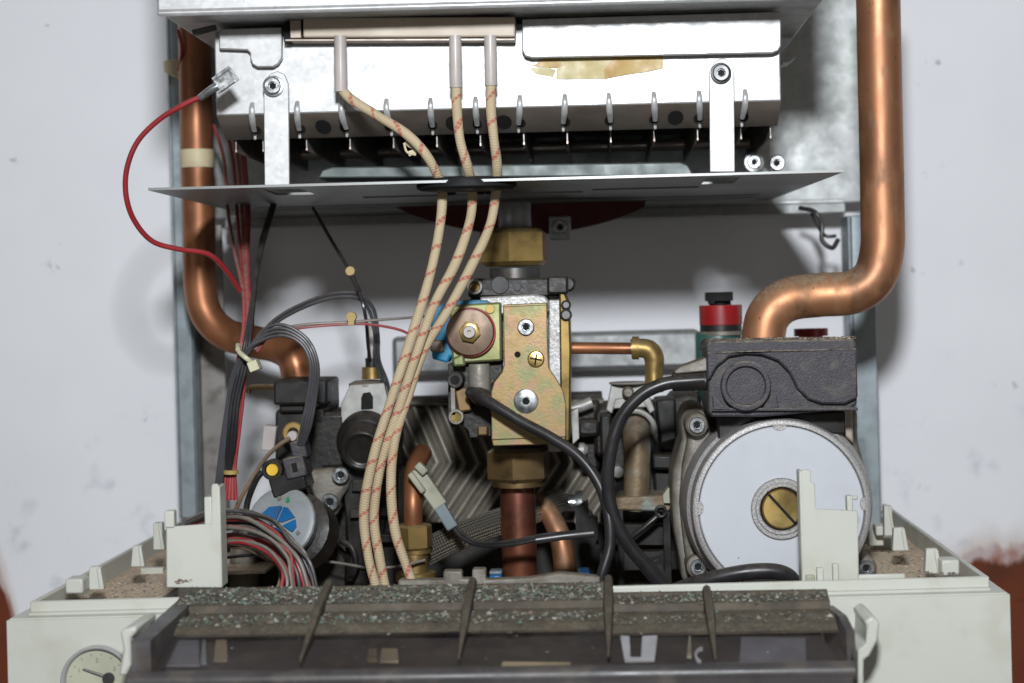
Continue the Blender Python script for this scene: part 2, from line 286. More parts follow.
# ------------------------------------------------------------------ mesh building
class MB:
    def __init__(s): s.v = []; s.f = []; s.mi = []; s.uv = []; s.cur = 0
    def add(s, vs, fs, uvs=None):
        o = len(s.v); s.v += [Vector(q) for q in vs]
        for i, f in enumerate(fs):
            s.f.append([o+k for k in f]); s.mi.append(s.cur); s.uv.append(uvs[i] if uvs else None)
        return s
    def box(s, lo, hi, rot=None, taper=1.):
        c = (Vector(lo)+Vector(hi))/2; h = (Vector(hi)-Vector(lo))/2
        vs = []
        for x, y, z in ((-1,-1,-1),(1,-1,-1),(1,1,-1),(-1,1,-1),(-1,-1,1),(1,-1,1),(1,1,1),(-1,1,1)):
            t = taper if z > 0 else 1
            q = Vector((x*h.x*t, y*h.y*t, z*h.z))
            if rot: q = rot @ q
            vs.append(c+q)
        return s.add(vs, [(0,3,2,1),(4,5,6,7),(0,1,5,4),(1,2,6,5),(2,3,7,6),(3,0,4,7)])
    def pbox(s, x0, y0, x1, y1, d0, d1, tilt=0., taper=1.):
        """box whose front face covers those photo pixels at depth d0 and which goes back to d1"""
        c = P((x0+x1)/2, (y0+y1)/2, d0); hw, hh = L(abs(x1-x0), d0)/2, L(abs(y1-y0), d0)/2
        return s.box((c.x-hw, d0, c.z-hh), (c.x+hw, d1, c.z+hh), Matrix.Rotation(-math.radians(tilt), 3, 'Y') if tilt else None, taper)
    def prism(s, pts, d0, d1, shear=(0,0)):
        """outline (photo pixels) cut out at depth d0, pulled straight back to d1"""
        q = [P(x, y, d0) for x, y in pts]; n = len(q)
        b = [Vector((p.x+shear[0], d1, p.z+shear[1])) for p in q]
        area = sum(q[i].x*q[(i+1)%n].z-q[(i+1)%n].x*q[i].z for i in range(n))
        if area < 0: q.reverse(); b.reverse()
        return s.add(q+b, [tuple(range(n)), tuple(range(2*n-1, n-1, -1))]+[(i, i+n, (i+1)%n+n, (i+1)%n) for i in range(n)])
    def tube(s, pts, r, seg=12, smooth=True, step=6, cap=True, sc=(1, 1)):
        pts = [Vector(p) for p in pts]; rs = r if isinstance(r, (list, tuple)) else [r]*len(pts)
        if smooth and len(pts) > 2:
            e = [pts[0]*2-pts[1]]+pts+[pts[-1]*2-pts[-2]]; out = []; ro = []
            for i in range(1, len(e)-2):
                p0, p1, p2, p3 = e[i-1:i+3]
                for k in range(step):
                    t = k/step
                    out.append(.5*((2*p1)+(p2-p0)*t+(2*p0-5*p1+4*p2-p3)*t*t+(3*p1-p0-3*p2+p3)*t**3)); ro.append(rs[i-1]*(1-t)+rs[i]*t)
            out.append(pts[-1]); ro.append(rs[-1]); pts, rs = out, ro
        n = len(pts); T = [(pts[min(i+1, n-1)]-pts[max(i-1, 0)]).normalized() for i in range(n)]
        up = Vector((0, -1, 0)) if abs(T[0].y) < .9 else Vector((1, 0, 0))
        Nn = (up-T[0]*up.dot(T[0])).normalized(); vs = []; ln = [0]
        for i in range(n):
            if i: ln.append(ln[-1]+(pts[i]-pts[i-1]).length)
            Nn = (Nn-T[i]*Nn.dot(T[i])).normalized(); B = T[i].cross(Nn)
            for k in range(seg):
                a = 2*math.pi*k/seg; vs.append(pts[i]+(Nn*math.cos(a)*sc[0]+B*math.sin(a)*sc[1])*rs[i])
        fs = []; uv = []
        for i in range(n-1):
            for k in range(seg):
                k2 = (k+1) % seg; fs.append((i*seg+k, i*seg+k2, (i+1)*seg+k2, (i+1)*seg+k))
                uv.append(((k/seg, ln[i]), ((k+1)/seg, ln[i]), ((k+1)/seg, ln[i+1]), (k/seg, ln[i+1])))
        if cap: fs += [tuple(range(seg-1, -1, -1)), tuple(range((n-1)*seg, n*seg))]; uv += [None, None]
        return s.add(vs, fs, uv)
    def ptube(s, pts, rpx, **k):
        d = sum(p[2] for p in pts)/len(pts)
        r = [L(q, d) for q in rpx] if isinstance(rpx, (list, tuple)) else L(rpx, d)
        return s.tube([P(*p) for p in pts], r, **k)
    def lathe(s, o, ax, prof, seg=40, phase=0., sc=(1, 1)):
        """profile [(radius, distance along axis)] turned round the axis through o"""
        o = Vector(o); ax = Vector(ax).normalized(); a = Vector((0, 0, 1)) if abs(ax.z) < .9 else Vector((1, 0, 0))
        e1 = (a-ax*a.dot(ax)).normalized(); e2 = ax.cross(e1); vs = []
        for r, t in prof:
            for k in range(seg):
                g = 2*math.pi*k/seg+phase; vs.append(o+ax*t+(e1*math.cos(g)*sc[0]+e2*math.sin(g)*sc[1])*max(r, 1e-6))
        n = len(prof); fs = [(i*seg+k, i*seg+(k+1)%seg, (i+1)*seg+(k+1)%seg, (i+1)*seg+k) for i in range(n-1) for k in range(seg)]
        fs += [tuple(range(seg-1, -1, -1)), tuple(range((n-1)*seg, n*seg))]
        return s.add(vs, fs)
    def disc(s, px, py, d, rpx, thick, seg=40, inner=None, phase=0.):
        """flat round facing the viewer: front at d, going back by thick"""
        r = L(rpx, d); return s.lathe(P(px, py, d), (0, 1, 0), [(r*.001, 0), (r*.94, 0), (r, thick*.15), (r, thick)], seg, phase)
    def ring(s, px, py, d, rout, rin, thick, seg=48):
        a, b = L(rout, d), L(rin, d); o = P(px, py, d); e = min((a-b)*.2, thick*.3)
        prof = [(b, thick), (b, e), (b+e, 0), (a-e, 0), (a, e), (a, thick), (b, thick)]
        vs = []; n = len(prof)-1
        for r, t in prof[:-1]:
            for k in range(seg):
                g = 2*math.pi*k/seg; vs.append(o+Vector((math.cos(g)*r, t, math.sin(g)*r)))
        return s.add(vs, [(i*seg+k, i*seg+(k+1)%seg, ((i+1)%n)*seg+(k+1)%seg, ((i+1)%n)*seg+k) for i in range(n) for k in range(seg)])

class Thing:
    def __init__(s, name, label, cat, at, group=None):
        s.o = bpy.data.objects.new(name, None); COL.objects.link(s.o); s.o.location = at; s.o.empty_display_size = .01
        s.o['label'] = label; s.o['category'] = cat
        if group: s.o['group'] = group
        s.loc = Vector(at)
    def part(s, name, mb, m, parent=None, label=None, bevel=0., angle=35, seg=2):
        o = build(name, mb, m, s.loc, bevel, angle, seg); o.parent = parent or s.o
        if label: o['label'] = label
        return o
def build(name, mb, m, loc, bevel=0., angle=35, seg=2):
    me = bpy.data.meshes.new(name); me.from_pydata([v-loc for v in mb.v], [], mb.f)
    ul = me.uv_layers.new(name='UVMap')
    for p in me.polygons:
        u = mb.uv[p.index]; p.material_index = mb.mi[p.index]
        if u:
            for li, q in zip(p.loop_indices, u): ul.data[li].uv = q
    bm = bmesh.new(); bm.from_mesh(me); bmesh.ops.recalc_face_normals(bm, faces=bm.faces); bm.to_mesh(me); bm.free()
    for q in (m if isinstance(m, (list, tuple)) else [m]): me.materials.append(M[q])
    for p in me.polygons: p.use_smooth = True
    me.set_sharp_from_angle(angle=math.radians(angle))
    o = bpy.data.objects.new(name, me); COL.objects.link(o)
    if bevel:
        b = o.modifiers.new('bevel', 'BEVEL'); b.width = bevel; b.segments = seg; b.limit_method = 'ANGLE'; b.angle_limit = math.radians(30); b.harden_normals = False
    return o
def single(name, label, cat, mb, m, group=None, bevel=0., kind=None, at=None, angle=35):
    lo = at if at is not None else sum(mb.v, Vector())/len(mb.v)
    o = build(name, mb, m, lo, bevel, angle); o.location = lo
    if label: o['label'] = label
    if cat: o['category'] = cat
    if group: o['group'] = group
    if kind: o['kind'] = kind
    return o

def screw(T, px, py, d, r, m='steel', kind='hex', parent=None, name='screw', washer=None, label=None, h=3.5):
    """a screw head facing the viewer, with its recess really sunk in"""
    b = MB(); o = P(px, py, d); R = L(r, d); H = L(h, d)
    n = 6 if kind == 'hex' else 24
    if kind == 'slot' or kind == 'cross':
        b.lathe(o, (0, -1, 0), [(R, 0), (R, H*.4), (R*.85, H*.8), (R*.4, H), (0, H*1.02)], 24)
        b.cur = 1
        for a in ([40] if kind == 'slot' else [12, 102]):
            b.box(o+Vector((-R*.72, -H*1.12, -R*.10)), o+Vector((R*.72, -H*.7, R*.10)), Matrix.Rotation(math.radians(a), 3, 'Y'))
    else:
        s = 24; q = R*.5
        prof = [(R, 0), (R, H*.75), (R*.88, H), (q*1.05, H), (q, H*.92), (q*.9, H*.15), (0, H*.1)]
        b.lathe(o, (0, -1, 0), prof, s); b.cur = 1
        b.lathe(o+Vector((0, -H*.18, 0)), (0, -1, 0), [(q*.88, 0), (q*.85, H*.08), (q*.3, H*.09)], 6)
        b.cur = 0
    if washer:
        b.cur = 0; b.disc(px, py, d-.0004, washer, .0008)
    return T.part(name, b, [m, 'hole'], parent, label)

def hexnut(b, px, py0, py1, d, rpx, rot=10, chamfer=.12):
    """upright hexagonal nut; photo rows py0 (top) to py1"""
    o = P(px, py1, d); h = (P(px, py0, d)-P(px, py1, d)).z; R = L(rpx, d); c = R*chamfer
    b.lathe(o, (0, 0, 1), [(0, 0), (R*.85, 0), (R, c), (R, h-c), (R*.85, h), (0, h)], 6, math.radians(rot))
def vcyl(b, px, py0, py1, d, rpx, r2=None, seg=32):
    o = P(px, py1, d); h = (P(px, py0, d)-P(px, py1, d)).z; R = L(rpx, d); R2 = L(r2 if r2 is not None else rpx, d)
    b.lathe(o, (0, 0, 1), [(0, 0), (R*.97, 0), (R, h*.03), (R2, h*.97), (R2*.97, h), (0, h)], seg)

# ================================================================== THE SETTING
b = MB(); b.box((-3, 1.128, 0), (3, 1.30, 3)); w_ = single('wall', None, None, b, 'wall', kind='structure', at=Vector((0, 1.128, ZC)))

# ================================================================== BOILER FRAME
fr = Thing('mounting_frame', 'grey galvanised steel back frame fixed to the white wall behind everything', 'frame', (-.045, 1.10, ZC-.12))
b = MB(); b.box((-.2500, 1.100, ZC+.054), (.1668, 1.104, ZC+.30)); fr.part('back_sheet', b, 'galv', bevel=.001)
b = MB(); b.box((-.2500, 1.070, ZC-.124), (-.2485, 1.104, ZC+.297)); b.box((-.2485, 1.070, ZC-.124), (-.2395, 1.072, ZC+.297)); b.box((-.2395,1.070,ZC-.124),(-.2385,1.104,ZC+.297)); b.cur = 1; b.box((-.2383,1.085,ZC-.124),(-.2235,1.087,ZC+.05))  # dark sheet beside the left rail stands in for the shaded interior
fr.part('side_rail', b, ['rail', 'burn'], bevel=.0008)
b = MB(); b.box((.1530, 1.072, ZC-.15), (.1668, 1.075, ZC+.045)); b.box((.151, 1.072, ZC-.15), (.153, 1.10, ZC+.045)); fr.part('side_rail', b, 'rail', bevel=.0008)
b = MB(); b.box((-.2215, 1.085, ZC+.0475), (.152, 1.0995, ZC+.0535)); b.cur = 1; b.box((-.2215, 1.088, ZC+.0535), (.152, 1.094, ZC+.056)); fr.part('cross_rail', b, ['galv_d', 'galv'], bevel=.0005)
b = MB(); b.pbox(392, 333, 700, 372, 1.105, 1.12); fr.part('grey_bar', b, 'galv_d', bevel=.003)  # plain grey bar across the gap below the cross rail
b = MB(); b.prism([(858,8),(868,2),(868,-12),(858,-12)], 1.09, 1.1)
# wire end hanging at the right corner of the frame
b = MB(); b.ptube([(800,208,1.06),(815,212,1.05),(822,225,1.05),(822,240,1.05),(832,248,1.05),(838,240,1.055)], 2.4); b.ptube([(812,214,1.06),(819,228,1.055),(826,236,1.05),(836,236,1.05)], 1.8)
single('earth_wire', 'short dark grimy earth wire at the right corner under the steel plate', 'wire', b, 'steel_dk')

# ================================================================== HOOD
hd = Thing('flue_hood', 'bright steel box across the top of the boiler', 'hood', (-.045, .9, ZC+.1364))
b = MB(); z = ZC+.1364; b.box((-.2005, .84, z+.002), (.1120, 1.095, z+.12)); b.box((-.2005,.839,z),(.1120,.8415,z+.003)); hd.part('hood_body', b, 'galv_b', bevel=.0015)
b = MB(); b.prism([(219,29),(282,27),(282,58),(278,64),(273,67),(257,67),(252,64),(250,58),(250,53),(247,50),(219,49)], .878, .881); hd.part('flange', b, 'galv_b', bevel=.0006, label='short stepped steel tab at the left')
b = MB(); b.prism([(522,19),(781,11.5),(781,46),(778,51),(772,53),(532,58),(525,56),(522,50)], .876, .879); hd.part('flange', b, 'galv_b', bevel=.0006, label='long plain steel strip with rounded corners')
b = MB(); b.pbox(537, 7.5, 595, 9.5, .8385, .8395, -1.5)
b.pbox(728, 1.5, 782, 3.5, .8385, .8395, -1.5); 
# small bracket right, dark slot
b = MB(); b.prism([(783,60),(797,40),(797,56),(790,62),(783,63)], .97, .99); hd.part('bracket', b, 'galv')
b = MB(); b.pbox(192, 27, 216, 33, .874, .876, 12); hd.part('slot', b, 'steel_dk')

# ================================================================== BURNER CHAMBER
ch = Thing('burner_box', 'bright steel burner box with a row of small hooks under the hood', 'burner box', (-.045, .95, ZC+.09))
xl, xr = -.1832, .0938; z0, zb, zs = ZC+.1364, ZC+.0942, ZC+.0842
b = MB(); b.box((xl, .884, zb), (xr, .887, z0-.001)); b.box((xl, .887, zb+.001), (xl+.0015, 1.09, z0-.001)); b.box((xr-.0015, .887, zb+.001), (xr, 1.09, z0-.001)); ch.part('front_panel', b, 'galv_b', bevel=.0008)
b = MB()
def skirt(x0, x1, hole=False):
    b.add([(x0,.8845,zb),(x1,.8845,zb),(x1,.906,zs),(x0,.906,zs),(x0,.8865,zb+.001),(x1,.8865,zb+.001),(x1,.908,zs),(x0,.908,zs)],
          [(0,1,2,3),(7,6,5,4),(0,4,5,1),(1,5,6,2),(2,6,7,3),(3,7,4,0)])
skirt(xl, xr); sk = ch.part('skirt', b, 'skirt')
def on_skirt(px, frac):
    x = P(px, 110, .89).x; return Vector((x, .8845+.0215*frac, zb+(zs-zb)*frac))
nrm = Vector((0, -.0100, -.0215)).normalized()
b = MB()
for px in (321, 452, 503, 676):
    c = on_skirt(px, .55); 
    b = MB(); b.lathe(c-nrm*.0002, nrm, [(0,0),(L(7.8,.89),0),(L(7.8,.89),.0006),(0,.0006)], 20, sc=(1.0,1.75)); ch.part('slot', b, 'hole', sk, label='larger dark oval opening between the hooks')

for px in (253, 298, 342, 387, 431, 476, 520, 565, 609, 654, 699, 745):
    b = MB(); x = P(px, 105, .885).x; c = on_skirt(px, .6)
    b.lathe(c-nrm*.0002, nrm, [(0,0),(L(4.8,.89),0),(L(4.8,.89),.0008),(0,.0008)], 14, sc=(1,1.6))
    b.cur = 1; lean = .0012*((px*7) % 5-2)/2
    b.tube([(x, .8835, zb+.0058), (x, .8815, zb+.002), (x+lean*.3, .8835, zb-.003), (x+lean, .890, zb-.0075)], [.0010,.0015,.0016,.0012], seg=10, sc=(.6,1))
    b.tube([c+nrm*.0004+Vector((lean,0,-.0022)), c+nrm*.0016+Vector((lean,0,-.0030)), c+nrm*.0004+Vector((lean,0,-.0040))], .0008, seg=8)
    o = ch.part('hook', b, ['hole', 'galv_b'])
# burner blades below, running from front to back
for i, px in enumerate([225]+[253+44.7*k for k in range(12)]+[775]):
    b = MB(); x = P(px, 110, .885).x
    x0 = x; b.box((x0-.0003, .910, zs-.0045), (x0+.0003, 1.085, zs+.012)); 
    b.cur = 1; b.box((x0-.0004, .910, zs-.0060), (x0+.0004, 1.07, zs-.0046))
    ch.part('burner_blade', b, ['burn', 'skirt'])
b = MB(); b.box((xl+.001, .912, zs+.013), (xr-.001, 1.086, zs+.016)); ch.part('burner_tray', b, 'burn')
b = MB(); b.box((xl-.005, 1.086, zb-.010), (xr-.006, 1.0885, z0)); ch.part('rear_panel', b, 'galv')
b = MB(); b.tube([(xl-.004, 1.03, ZC+.0865), (xr+.004, 1.03, ZC+.0865)], .0032, seg=20, smooth=False); ch.part('gas_rail', b, 'skirt')
b = MB(); b.box((xl-.004, 1.05, ZC+.06), (xr+.004, 1.053, ZC+.0855)); b.box((xr-.002, 1.0, ZC+.063), (xr+.0055, 1.002, ZC+.105)); ch.part('lower_panel', b, 'galv', bevel=.001)
screw(ch, 273, 86, .872, 8.5, 'steel', washer=10.5); screw(ch, 721, 73, .872, 8.5, 'steel_dk', washer=10.5)
screw(ch, 754, 162, .97, 7, 'steel', washer=10); screw(ch, 777, 163, .97, 8, 'steel')
b = MB(); b.prism([(532,66),(545,58.5),(560,58.5),(563,66),(556,68)], .8832, .884); b.cur = 1; b.prism([(558,58),(613,57.5),(617,66),(605,79),(556,79)], .8833, .884); b.cur = 0; b.prism([(613,57.5),(663,56),(663,68),(645,72),(618,76),(605,79),(604,70)], .8831, .884)
b.cur = 1; b.prism([(530,68),(545,66),(556,70),(553,77),(536,74)], .8834, .884)
ch.part('tape_residue', b, ['stain', 'stain2'], label='torn yellowed tape remains')
for px, y0, y1, yh in ((277, 84, 186, 82), (722.5, 71, 172, 69)):
    b = MB(); hw = 12.5; b.prism([(px-hw, y1), (px+hw, y1), (px+hw-1, y0), (px+hw-5, y0-10), (px, y0-13), (px-hw+5, y0-10), (px-hw-1, y0)], .8735, .8755)
    c = P(px, y1, .8755);
    ch.part('strap', b, 'galv_b', bevel=.0004)

# ================================================================== IGNITION
ig = Thing('ignition_block', 'beige ceramic electrode block with three pale sleeves', 'ignition block', P(408, 27, .875))
b = MB(); b.pbox(303, 17, 515, 37, .8705, .882, -1.3); ig.part('block', b, 'beige', bevel=.0008)
b = MB(); b.pbox(285, 38.5, 515, 41, .8735, .882, -1.3); b.pbox(290, 20, 301, 38, .872, .88, 0); ig.part('clip', b, 'skirt', bevel=.0003)
b = MB(); b.pbox(284, 22, 291, 42, .874, .8825, 0); ig.part('slot', b, 'hole')
for px, y1 in ((341, 92), (456, 88), (491, 86)):
    b = MB(); o = P(px, y1, .865); top = P(px-.8, 36, .865); h = (top-o).length; R = L(6.6, .865)
    b.lathe(o, top-o, [(R*.55, .004), (R*.6, .0003), (R*.97, 0), (R, .0004), (R*.94, h)], 24); ig.part('sleeve', b, 'ceramic')

# ================================================================== DEFLECTOR PLATE
dp = Thing('deflector_plate', 'wide grey steel plate lying level across the middle of the boiler', 'plate', (-.045, .97, ZC+.0562))
b = MB(); z = ZC+.0562
hx_ = [P(269,192,.89).x, P(312,192,.89).x-.002, P(704,184,.89).x, P(741,184,.89).x-.002]
ys_ = [.85, .866, .914, 1.083]
def px_(k, y): return [-.2092-.0008*(y-.85)/.233, *hx_, .1185-.0115*(y-.85)/.233][k]
gv_ = [(px_(k, y), y, z+h) for h in (0, .0012) for y in ys_ for k in range(6)]
fs_ = []
for j_ in range(3):
    for k in range(5):
        if j_ == 1 and k in (1, 3): 
            q = [j_*6+k, j_*6+k+1, (j_+1)*6+k+1, (j_+1)*6+k]
            fs_ += [(q[n], q[(n+1)%4], q[(n+1)%4]+24, q[n]+24) for n in range(4)]; continue
        q = (j_*6+k, j_*6+k+1, (j_+1)*6+k+1, (j_+1)*6+k); fs_ += [q, tuple(n+24 for n in q[::-1])]
for k in range(5): fs_ += [(k, k+1, k+25, k+24), (18+k, 19+k, 43+k, 42+k)]
for j_ in range(3): fs_ += [(j_*6, j_*6+6, j_*6+30, j_*6+24), (j_*6+5, j_*6+11, j_*6+35, j_*6+29)]
b.add(gv_, fs_)
dp.part('sheet', b, 'plate')
b = MB(); b.prism([(318,178),(322,170),(332,167),(680,162),(688,165),(692,172),(692,176)], .93, .96); dp.part('raised_lip', b, 'lip', bevel=.0008)
b = MB()
for y, h in ((1.02,.0012),(1.045,.0018),(1.068,.0022)):
    b.tube([(-.19, y, z-.0002), (.095, y, z-.0002)], h, seg=10, smooth=False, sc=(1,.6))
b.box((-.12,.945,z-.0008),(-.005,.948,z)); b.box((.0,.930,z-.0008),(.055,.933,z))
dp.part('ridge', b, 'plate')
b = MB()
for x0, x1 in ((269, 312), (703, 741)):
    c0, c1 = P(x0, 190, .875).x, P(x1, 190, .875).x
    b.add([(c0,.868,z-.0004),(c1-.004,.868,z-.0004),(c1,.888,z-.0018),(c0+.005,.888,z-.0018)], [(0,1,2,3)])
b = MB(); c = P(468, 186, .872); c.z = z; b.lathe((c.x, .862, z+.0030), (0, 0, -1), [(.014,0),(.0225,.0006),(.0235,.0026),(.0235,.0048),(.0215,.0060),(.014,.0066),(.001,.0066)], 40, sc=(1.02, .55)); dp.part('grommet', b, 'grommet')
b = MB()
for px in (447, 476, 492):
    c = P(px, 196, .875); b.lathe((c.x, .88, z), (0,0,-1), [(.0042,0),(.0042,.0032),(.0034,.0042),(.001,.0042)], 20)
dp.part('grommet_boss', b, 'grommet')

# red gasket disc half hidden behind the plate
b = MB(); b.prism([(394,207),(646,201)]+[(520+126*(abs(math.cos(math.radians(a)))**1.3)*(1 if a < 90 else -1), 205+31*math.sin(math.radians(a))**1.5) for a in range(8, 175, 6)], 1.03, 1.035)
single('gasket_disc', 'dark red rounded sheet just below the steel plate behind the gas pipe', 'gasket', b, 'gasket')

# ================================================================== GAS VALVE
gv = Thing('gas_valve', 'gas valve with yellow plated bracket in the middle of the boiler', 'gas valve', P(525, 438, .93))
b = MB(); vcyl(b, 515, 203, 229, .96, 16.5); gv.part('inlet_pipe', b, 'galv_d'); b = MB(); vcyl(b, 515, 268, 283, .955, 25); gv.part('collar', b, 'steel_dk')
b = MB(); hexnut(b, 514, 229, 266, .955, 36, 25); gv.part('union_nut', b, 'brass', label='brass nut above the valve')
b = MB(); b.pbox(549, 216, 571, 240, 1.02, 1.023, 0); gv.part('lug', b, 'galv', bevel=.001); screw(gv, 560, 227, 1.017, 7, 'steel')
b = MB(); b.pbox(468, 278, 562, 297, .918, .97, -1); b.pbox(547, 276, 568, 294, .912, .96, -1); b.pbox(470, 296, 552, 306, .93, .97); 
b.disc(571-3, 284, .925, 8, .02); gv.part('top_flange', b, 'blackm', bevel=.0012)
b = MB(); b.ring(474.5, 286.5, .912, 8, 5, .008); b.cur = 1; b.disc(474.5, 286.5, .915, 5.2, .002); gv.part('test_port', b, ['alu_dirty', 'brass'])
b = MB(); b.disc(500, 285, .916, 9, .01); b.disc(517, 287, .9165, 4, .004); gv.part('plug', b, 'black')
b = MB(); b.prism([(480,297),(535,294),(545,296),(549,301),(549,312),(480,316)], .916, .93); b.prism([(548,292),(562,292),(562,452),(548,452)], .925, .965); b.pbox(500, 300, 562, 440, .93, .97)
gv.part('body', b, 'alu', bevel=.001)
b = MB(); b.prism([(559,290),(564,291),(568,300),(570,320),(571,350),(570,440),(561,446)], .914, .955); b.cur = 1; b.disc(566, 305, .912, 5, .006); b.disc(566, 315, .912, 6, .006)
gv.part('side_cover', b, ['gold_edge', 'steel_dk'], bevel=.0012)
brk = [(503,306.5),(547,304.5),(548,352),(549,368),(556,378),(563,390),(566,404),(566,437),(491.5,440),(491,392),(494,382),(502,372),(504,364)]
b = MB(); b.prism(brk, .900, .9025); b.prism([(503,304.5),(547,302.5),(547,307),(503,309)], .9012, .918); b.cur = 0; b.prism([(491.5,438),(566,435),(564,444),(493,446)], .9012, .93)
br = gv.part('bracket', b, 'zincy', bevel=.0005)
screw(gv, 526, 327, .9, 8.5, 'steel', parent=br, name='bracket_screw'); screw(gv, 536, 359, .9, 8.5, 'brass_br', 'cross', parent=br, name='bracket_screw'); 
b = MB(); R = L(12.5, .9); b.lathe(P(526, 401, .9), (0,-1,0), [(R,0),(R*.97,.0008),(R*.85,.0012),(R*.30,.0012),(R*.27,.0009),(R*.25,.0001),(0,0)], 40); b.cur = 1; b.disc(526, 401, .8986, 3.0, .0003); gv.part('bracket_screw', b, ['steel', 'hole'], br, label='largest screw, flat silver head')
b = MB(); b.disc(517.5, 354.5, .8997, 3.1, .0004); gv.part('bracket_hole', b, 'hole', br)
# pressure regulator knob
b = MB(); b.prism([(449,305),(501,302),(502,361),(452,364)], .909, .925); b.prism([(452,358),(463,354),(466,366),(453,367)], .905, .91); gv.part('regulator_plate', b, 'zincg', bevel=.0012)
R = L(23.5, .9); o = P(471, 332, .908)
b = MB(); b.lathe(o, (0,-1,0), [(R*1.02,0),(R*1.02,.002),(R,.0032),(R,.0045),(R*.97,.006),(R*.55,.0072),(R*.42,.0072),(R*.40,.0066),(0,.0066)], 56); gv.part('regulator_cap', b, 'cap_brown')
b = MB(); b.ring(471, 332, .9045, 24.8, 23.2, .0012); gv.part('seal_ring', b, 'red')
b = MB(); b.lathe(P(470, 332, .9012), (0,-1,0), [(L(11,.9),0),(L(11,.9),.0035),(L(9,.9),.004),(0,.004)], 6, .3); b.cur = 1; b.lathe(P(469.5, 332, .8975), (0,-1,0), [(L(6.5,.9),0),(L(6.5,.9),.002),(L(5.5,.9),.003),(L(2,.9),.003),(L(1.6,.9),.001),(0,.001)], 24); gv.part('adjuster_nut', b, ['brass_br', 'ceramic'])
b = MB(); b.disc(490, 309, .9075, 4.5, .003); gv.part('regulator_stud', b, 'brass')
b = MB(); b.prism([(430,306),(452,303),(460,300),(486,300),(500,308),(500,350),(497,353),(450,357),(448,363),(432,359)], .912, .93); b.cur = 1; b.pbox(430, 340, 444, 352, .909, .915); gv.part('coil_housing', b, ['cyan', 'skirt'], bevel=.0015)
b = MB(); b.prism([(448,364),(502,362),(502,372),(492,384),(491,436),(470,438),(468,430),(460,424),(452,428),(448,420)], .918, .95); b.disc(455, 380, .905, 8.5, .02); b.cur = 1; b.disc(455, 380, .9045, 4.5, .002); gv.part('modulator', b, ['blackm', 'hole'], bevel=.001)
b = MB(); b.pbox(451, 386, 455, 415, .906, .91); b.ring(456, 417, .904, 7.5, 5, .006); b.cur = 1; b.disc(456, 417, .906, 5.2, .004); gv.part('test_port', b, ['alu_dirty', 'brass_br'])
b = MB(); b.pbox(456, 388, 470, 412, .912, .92, 8); b.pbox(477, 426, 488, 436, .912, .92); gv.part('spacer', b, 'brass_dk', bevel=.001)
b = MB(); vcyl(b, 480, 364, 395, .902, 11, 10.5); gv.part('coil_stem', b, 'alu_dirty')
b = MB(); hexnut(b, 519, 447, 481, .945, 33, 22); vcyl(b, 519, 481, 486, .945, 26); gv.part('outlet_nut', b, 'brass_dk', label='dark nut below the valve')
b = MB(); vcyl(b, 520.5, 484, 600, .95, 17.5); single('outlet_pipe', 'thick dark copper pipe going down below the gas valve', 'pipe', b, 'copper_dk')

# side copper tube and elbow
b = MB(); b.ptube([(571,348,.965),(634,348.5,.965)], 6, smooth=False); t1 = Thing('pilot_tube', 'thin copper tube with brass elbow right of the gas valve', 'pipe', P(600, 348, .965)); t1.part('tube', b, 'copper')
b = MB(); b.ptube([(631,348.5,.965),(640,348,.965),(649,350,.965),(654,358,.965),(654,372,.965),(654,392,.965)], [9.5,9.5,10,10,9,9.5], seg=20); b.ptube([(632,348,.965),(639,348,.965)], 11.5, smooth=False); t1.part('elbow', b, 'brass')

# ================================================================== PIPES
lp = Thing('copper_pipe', 'large copper pipe with cream tape bands running down the left side', 'pipe', P(198, 200, 1.03))
b = MB(); b.ptube([(194,-20,1.03),(195,60,1.03),(197,150,1.03),(199,230,1.03),(200,285,1.03),(207,315,1.03),(226,334,1.028),(255,342,1.022),(280,348,1.016),(295,362,1.01),(300,400,1.01)], 16.2, seg=28, step=8); lp.part('pipe_run', b, 'copper')
b = MB(); b.ptube([(197.4,150,1.03),(197.8,168,1.03)], 16.8, seg=28, smooth=False, cap=False); lp.part('tape_band', b, 'tape')
b = MB(); b.lathe(P(186, 119, 1.026), (0,-1,0), [(.0005,.0002),(L(5.5,1.03),.0002),(L(5.5,1.03),0),(.0005,0)], 4, .8, sc=(1.9,1)); lp.part('tape_scrap', b, 'tape')
b = MB(); b.prism([(163,61),(175,58),(181,62),(180,80),(173,76),(164,72)], 1.045, 1.06); single('tape_scrap', 'crumpled cream tape on the frame left of the big copper pipe', 'tape', b, 'tape', bevel=.001)
b = MB(); b.ptube([(877.5,-40,.945),(879,40,.945),(881,130,.945),(882.5,215,.945),(882,250,.945),(874,277,.945),(853,292,.945),(820,295,.947),(790,299,.95),(772,311,.95),(764,332,.95),(763,380,.95)], 22, seg=36, step=8)
single('copper_pipe', 'thickest copper pipe bending in from the right side over the pump', 'pipe', b, 'copper_dusty')
b = MB(); b.ptube([(868,5,.943),(880,-2,.943)], 12); 

# ================================================================== PUMP
pm = Thing('circulation_pump', 'round pump with a large white disc on its face', 'pump', P(782, 510, .93))
cx, cy, dF = 782, 509, .860
def PR(r): return L(r, dF)
o = P(cx, cy, dF)
b = MB(); b.lathe(o, (0,1,0), [(PR(1),.004),(PR(82.8),.004),(PR(83.1),.0008),(PR(84.2),.0),(PR(87),.0),(PR(89),.0006),(PR(90.5),.003),(PR(90.5),.012),(PR(94),.013),(PR(97),.020),(PR(99),.060),(PR(92),.066),(PR(1),.066)], 96); pm.part('motor_housing', b, ['alu_speck'])
b = MB(); b.lathe(o+Vector((0,-.0002,0)), (0,1,0), [(PR(1),.0012),(PR(81.5),.0012),(PR(82.5),.0018),(PR(82.5),.004)], 96)
